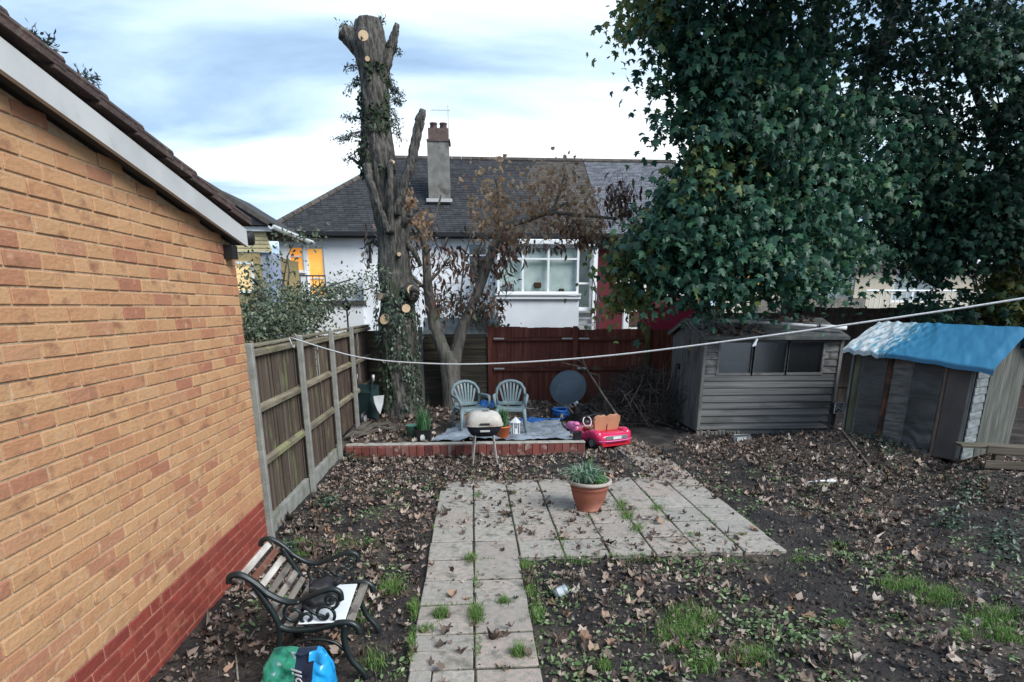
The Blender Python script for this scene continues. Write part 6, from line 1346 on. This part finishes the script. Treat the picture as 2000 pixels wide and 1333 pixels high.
CLOD = (np.array([(.9, .1, .2), (.2, .95, .1), (-.85, .2, .25), (-.1, -.9, .15), (.1, .1, .75), (.55, -.5, .5), (-.5, .5, .55)], float), np.array([(0, 1, 4), (1, 6, 4), (6, 2, 4), (2, 3, 4), (3, 5, 4), (5, 0, 4), (1, 2, 6), (3, 0, 5)]))
n = 5200; x = rng.uniform(-1.8, 6.8, n); y = 2+rng.random(n)**1.2*6.8; k = np.array([free(a, b_) and not paved(a, b_) and fbm(a, b_, 1.4, 3, 60.) > -.15 for a, b_ in zip(x, y)]); x, y = x[k], y[k]
cdm = M('soil_clod', (.045, .038, .034), rough=1, bump=.8, bscale=60, rnd='island', ramp=[(0, (.022, .019, .019)), (.6, (.05, .042, .038)), (1, (.085, .072, .062))])
o_ = inst('soil_clods', scatter('soil_clods', np.stack([x, y, np.array([gz(a, b_) for a, b_ in zip(x, y)])-.004], 1), nrm_up(len(x), .3), .012+.018*rng.random(len(x))**2, CLOD, cdm)); tag(o_, 'rough dark clods of soil', 'soil', kind='stuff')
# leaves on the raised bed, the shed roof, the kerb
P = []
for _ in range(1500):
    x_, y_ = random.uniform(-1.8, 1.5), random.uniform(8.3, 11.2)
    if -.55 < x_ < 1.45 and y_ < 9.75 and random.random() < .93: continue
    P.append((x_, y_, bz(x_, y_)+.02+.02*random.random()))
for _ in range(240): u = random.random()**1.4; P.append((SX+random.uniform(0, 1.0 if u < .6 else 2.2), SY-.08+.85*u, 1.565+.33*.85*u+.06))
P = np.array(P); o_ = inst('leaf_litter', scatter('leaf_litter', P, nrm_up(len(P), .5), rng.uniform(.03, .10, len(P)), DRY, leafm)); tag(o_, 'dry leaves on the raised bed and the felt shed roof', 'leaf litter', kind='stuff')

# individual large leaves in the foreground
big_m = M('large_dry_leaf', (.34, .24, .17), rough=.7, bump=.2, rnd='obj', ramp=[(0, (.28, .17, .11)), (.5, (.40, .29, .21)), (1, (.46, .36, .28))], trans=.1)
bl = []
for k in range(4):
    v, f = CRUMP[k*2]; vv = v.copy(); vv[:, 2] *= 1.0; vv[:, 0] *= (1, .8, .9, 1.15)[k]; me = bpy.data.meshes.new('leaf'); me.from_pydata([tuple(a) for a in vv], [], [tuple(int(q) for q in a) for a in f]); me.materials.append(big_m); bl.append(me)
bigpx = [(1300, 1305), (1232, 1183), (1085, 1178), (1100, 1195), (1070, 1140), (1190, 1200), (1150, 1245), (1195, 1252), (1355, 1222), (1290, 1262), (1515, 1248), (1440, 1290), (1300, 1175), (1220, 1110), (1305, 1108), (1500, 1135), (1430, 1160), (1575, 1122), (1692, 1115), (1618, 1085), (1170, 1270), (1340, 1265), (1120, 1315), (1545, 1165), (1265, 1130), (1880, 1080), (1790, 1075), (880, 1160), (905, 1172), (740, 1120), (690, 1010), (650, 1040), (745, 1020), (705, 960), (820, 1240), (1700, 990), (1690, 1010), (1380, 1130), (1480, 1040), (980, 1020)]
for x_, y_ in bigpx:
    p = on(x_, y_, .03); s_ = random.uniform(.06, .10); o_ = inst('fallen_leaf', random.choice(bl), None, (p.x, p.y, (.036 if paved(p.x, p.y) else gz(p.x, p.y)+.012)+.012), (random.gauss(0, .3), random.gauss(0, .3), random.uniform(0, 6.28)), (s_, s_, s_))
    tag(o_, 'large dry curled maple leaf lying in the foreground', 'leaf', 'large dry leaves on the foreground soil and paving')

# grass: bright tufts between slabs and patches on the soil
grs = M('grass_blade', (.12, .24, .05), rough=.55, bump=0, rnd='island', ramp=[(0, (.055, .13, .028)), (.5, (.115, .235, .05)), (.8, (.17, .30, .07)), (.9, (.24, .26, .12)), (1, (.34, .29, .18))], trans=.25)
pats = [(1350, 1205, 48, 26, 1500, .05), (1325, 1240, 40, 24, 1100, .05), (1465, 1275, 45, 20, 700, .05), (1370, 1290, 35, 18, 420, .05), (1215, 990, 14, 12, 260, .05), (1225, 1010, 14, 10, 220, .045), (1245, 1035, 14, 10, 190, .045), (1285, 995, 14, 8, 150, .05), (933, 970, 8, 6, 90, .05), (1004, 965, 8, 3, 50, .04), (920, 1095, 11, 9, 160, .05), (1030, 1108, 14, 9, 220, .05),
        (1035, 1150, 14, 20, 260, .045), (1050, 1195, 12, 24, 300, .05), (930, 1207, 14, 18, 320, .07), (862, 1205, 14, 12, 220, .065), (985, 1180, 12, 8, 130, .05), (1015, 1282, 14, 9, 240, .07), (830, 1235, 25, 8, 150, .045), (808, 1190, 9, 20, 200, .05), (805, 1270, 8, 25, 160, .05), (765, 1145, 24, 16, 420, .06), (1180, 1300, 14, 7, 200, .05), (1250, 1090, 60, 6, 240, .035), (1130, 1095, 40, 6, 160, .035),
        (1760, 1140, 40, 14, 700, .055), (1830, 1165, 50, 18, 900, .055), (1940, 1205, 48, 22, 1000, .055), (1970, 1240, 40, 12, 600, .05), (1880, 1240, 20, 10, 260, .05), (1635, 1065, 20, 8, 200, .045), (1640, 1220, 14, 7, 120, .045), (1430, 1090, 60, 5, 150, .03), (1560, 1090, 25, 5, 120, .04), (690, 1060, 60, 14, 360, .035), (760, 960, 40, 10, 160, .03), (580, 1085, 25, 8, 220, .05), (735, 1290, 30, 20, 200, .04), (700, 1190, 30, 40, 240, .04), (590, 1060, 25, 10, 160, .05), (930, 1140, 8, 20, 70, .035), (935, 1270, 5, 25, 60, .03), (1100, 1065, 4, 20, 40, .03), (1350, 1045, 20, 4, 60, .03)]
P, H_ = [], []
for x_, y_, rx, ry, n_, h_ in pats:
    for _ in range(int(n_*1.2)):
        p = on(x_+random.gauss(0, .5)*rx, y_+random.gauss(0, .5)*ry, .02); P.append((p.x, p.y, .026 if paved(p.x, p.y) else gz(p.x, p.y))); H_.append(h_*random.uniform(.5, 1.35))
o_ = inst('grass', blades('grass', np.array(P), np.array(H_), .75, .0022, grs)); tag(o_, 'bright green grass tufts on the soil and between the slabs', 'grass', kind='stuff')
# short grass and weeds in the slab joints
P = []
for _ in range(9000):
    i = random.randint(-2, 6); j = random.randint(-6, 6)
    if random.random() < .5: x_, y_ = PX0+i*S+random.gauss(0, .007), PY0+random.uniform(-6, 6)*S
    else: x_, y_ = PX0+random.uniform(-2, 6)*S, PY0+j*S+random.gauss(0, .007)
    if paved(x_, y_) and fbm(x_, y_, 2.3, 3, 50.) > .22: P.append((x_, y_, .022))
o_ = inst('joint_grass', blades('joint_grass', np.array(P), rng.uniform(.015, .045, len(P)), .9, .0022, grs)); tag(o_, 'short grass growing along the joints of the paving', 'grass', kind='stuff')
# thin dull grass everywhere
n = 7000; x = rng.uniform(-1.7, 6.5, n); y = 2+rng.random(n)*6; k = np.array([free(a, b_) and not paved(a, b_) and fbm(a, b_, 1.3, 3, 20.) > -.05 for a, b_ in zip(x, y)]); x, y = x[k], y[k]
dul = M('dull_grass', (.10, .13, .06), rough=.6, bump=0, rnd='island', ramp=[(0, (.05, .08, .035)), (.6, (.10, .13, .06)), (1, (.24, .22, .14))])
o_ = inst('sparse_grass', blades('sparse_grass', np.stack([x, y, np.array([gz(a, b_) for a, b_ in zip(x, y)])], 1), rng.uniform(.02, .055, len(x)), 1.1, .0018, dul)); tag(o_, 'sparse dull grass blades across the bare soil', 'grass', kind='stuff')
# creeping weeds with small rounded leaves
wdm = M('weed_leaf', (.10, .16, .09), rough=.55, bump=0, rnd='island', ramp=[(0, (.06, .11, .04)), (.5, (.125, .20, .075)), (.85, (.21, .29, .14)), (1, (.36, .40, .25))], trans=.15)
P = []; tries = 0
while len(P) < 10500 and tries < 60000:
    tries += 1
    y_ = 2.2+5.2*random.random()**1.5; x_ = random.uniform(-1.6, 5.6)
    if not free(x_, y_) or paved(x_, y_): continue
    d_ = fbm(x_, y_, 1.5, 3, 31.)*1.1 + (.30 if (x_ > .4 and y_ < 4.5) else -.10) + (.15 if y_ < 3.4 and x_ > .4 else 0)
    if random.random() > d_: continue
    for _ in range(5): P.append((x_+random.gauss(0, .03), y_+random.gauss(0, .03), gz(x_, y_)+.012+.018*random.random()))
P = np.array(P); o_ = inst('weeds', scatter('weeds', P, nrm_up(len(P), .45), rng.uniform(.016, .045, len(P)), OVAL, wdm)); tag(o_, 'creeping green weeds with small rounded leaves on the soil', 'weeds', kind='stuff')
# moss in the joints
P = []
for _ in range(2600):
    i = random.randint(-2, 6); j = random.randint(-6, 7)
    if random.random() < .5: x_, y_ = PX0+i*S+random.gauss(0, .010), PY0+random.uniform(-6, 7)*S
    else: x_, y_ = PX0+random.uniform(-2, 6)*S, PY0+j*S+random.gauss(0, .010)
    if paved(x_, y_) and fbm(x_, y_, 2, 2, 40.) > -.1: P.append((x_, y_, .026))
P = np.array(P); jm = M('joint_moss', (.04, .055, .03), rough=1, bump=0, rnd='island', ramp=[(0, (.022, .022, .017)), (.6, (.04, .05, .028)), (1, (.09, .13, .05))])
o_ = inst('joint_moss', scatter('joint_moss', P, nrm_up(len(P), .5), rng.uniform(.010, .026, len(P)), BIT, jm)); tag(o_, 'dark moss and dirt in the joints between slabs', 'moss', kind='stuff')
# twigs and stalks on the heap
tw = MB()
for _ in range(520):
    x_, y_ = random.gauss(5.0, .9), random.gauss(7.3, .8)
    if not free(x_, y_) or y_ > 9.2: continue
    a = random.uniform(0, 6.28); l_2 = random.uniform(.06, .3); z_ = gz(x_, y_); tw.tube([(x_, y_, z_+.01), (x_+.5*l_2*math.cos(a), y_+.5*l_2*math.sin(a), gz(x_+.5*l_2*math.cos(a), y_+.5*l_2*math.sin(a))+.02+.03*random.random()), (x_+l_2*math.cos(a), y_+l_2*math.sin(a), gz(x_+l_2*math.cos(a), y_+l_2*math.sin(a))+.02)], [.004, .004, .002], 4, False)
for _ in range(260):
    x_, y_ = random.uniform(-1.7, 6), random.uniform(2.4, 8)
    if not free(x_, y_) or paved(x_, y_): continue
    a = random.uniform(0, 6.28); l_2 = random.uniform(.04, .16); tw.tube([(x_, y_, gz(x_, y_)+.01), (x_+l_2*math.cos(a), y_+l_2*math.sin(a), gz(x_+l_2*math.cos(a), y_+l_2*math.sin(a))+.015)], [.003, .0015], 4, False)
o_ = tw.build('twig_litter', twm); tag(o_, 'small broken twigs littering the soil heap', 'twigs', kind='stuff')
# low dark green growth at the right edge
P = []
for x_, y_, rx, ry, n_ in ((1720, 890, 60, 18, 260), (1900, 960, 40, 25, 260), (1960, 1040, 50, 50, 240), (1860, 1010, 30, 20, 140), (640, 970, 20, 12, 200), (560, 1060, 18, 14, 140), (690, 885, 18, 8, 90)):
    for _ in range(n_): p = on(x_+random.gauss(0, .5)*rx, y_+random.gauss(0, .5)*ry, .1); P.append((p.x, p.y, max(gz(p.x, p.y)+.01, gz(p.x, p.y)+.10*random.random())))
P = np.array(P); P = P[P[:, 0] > -1.82]; o_ = inst('ground_ivy', scatter('ground_ivy', P, nrm_up(len(P), .6), rng.uniform(.03, .06, len(P)), OVAL, ivy_m)); tag(o_, 'dark green ground ivy at the foot of the fence and pallet', 'ground ivy', kind='stuff')
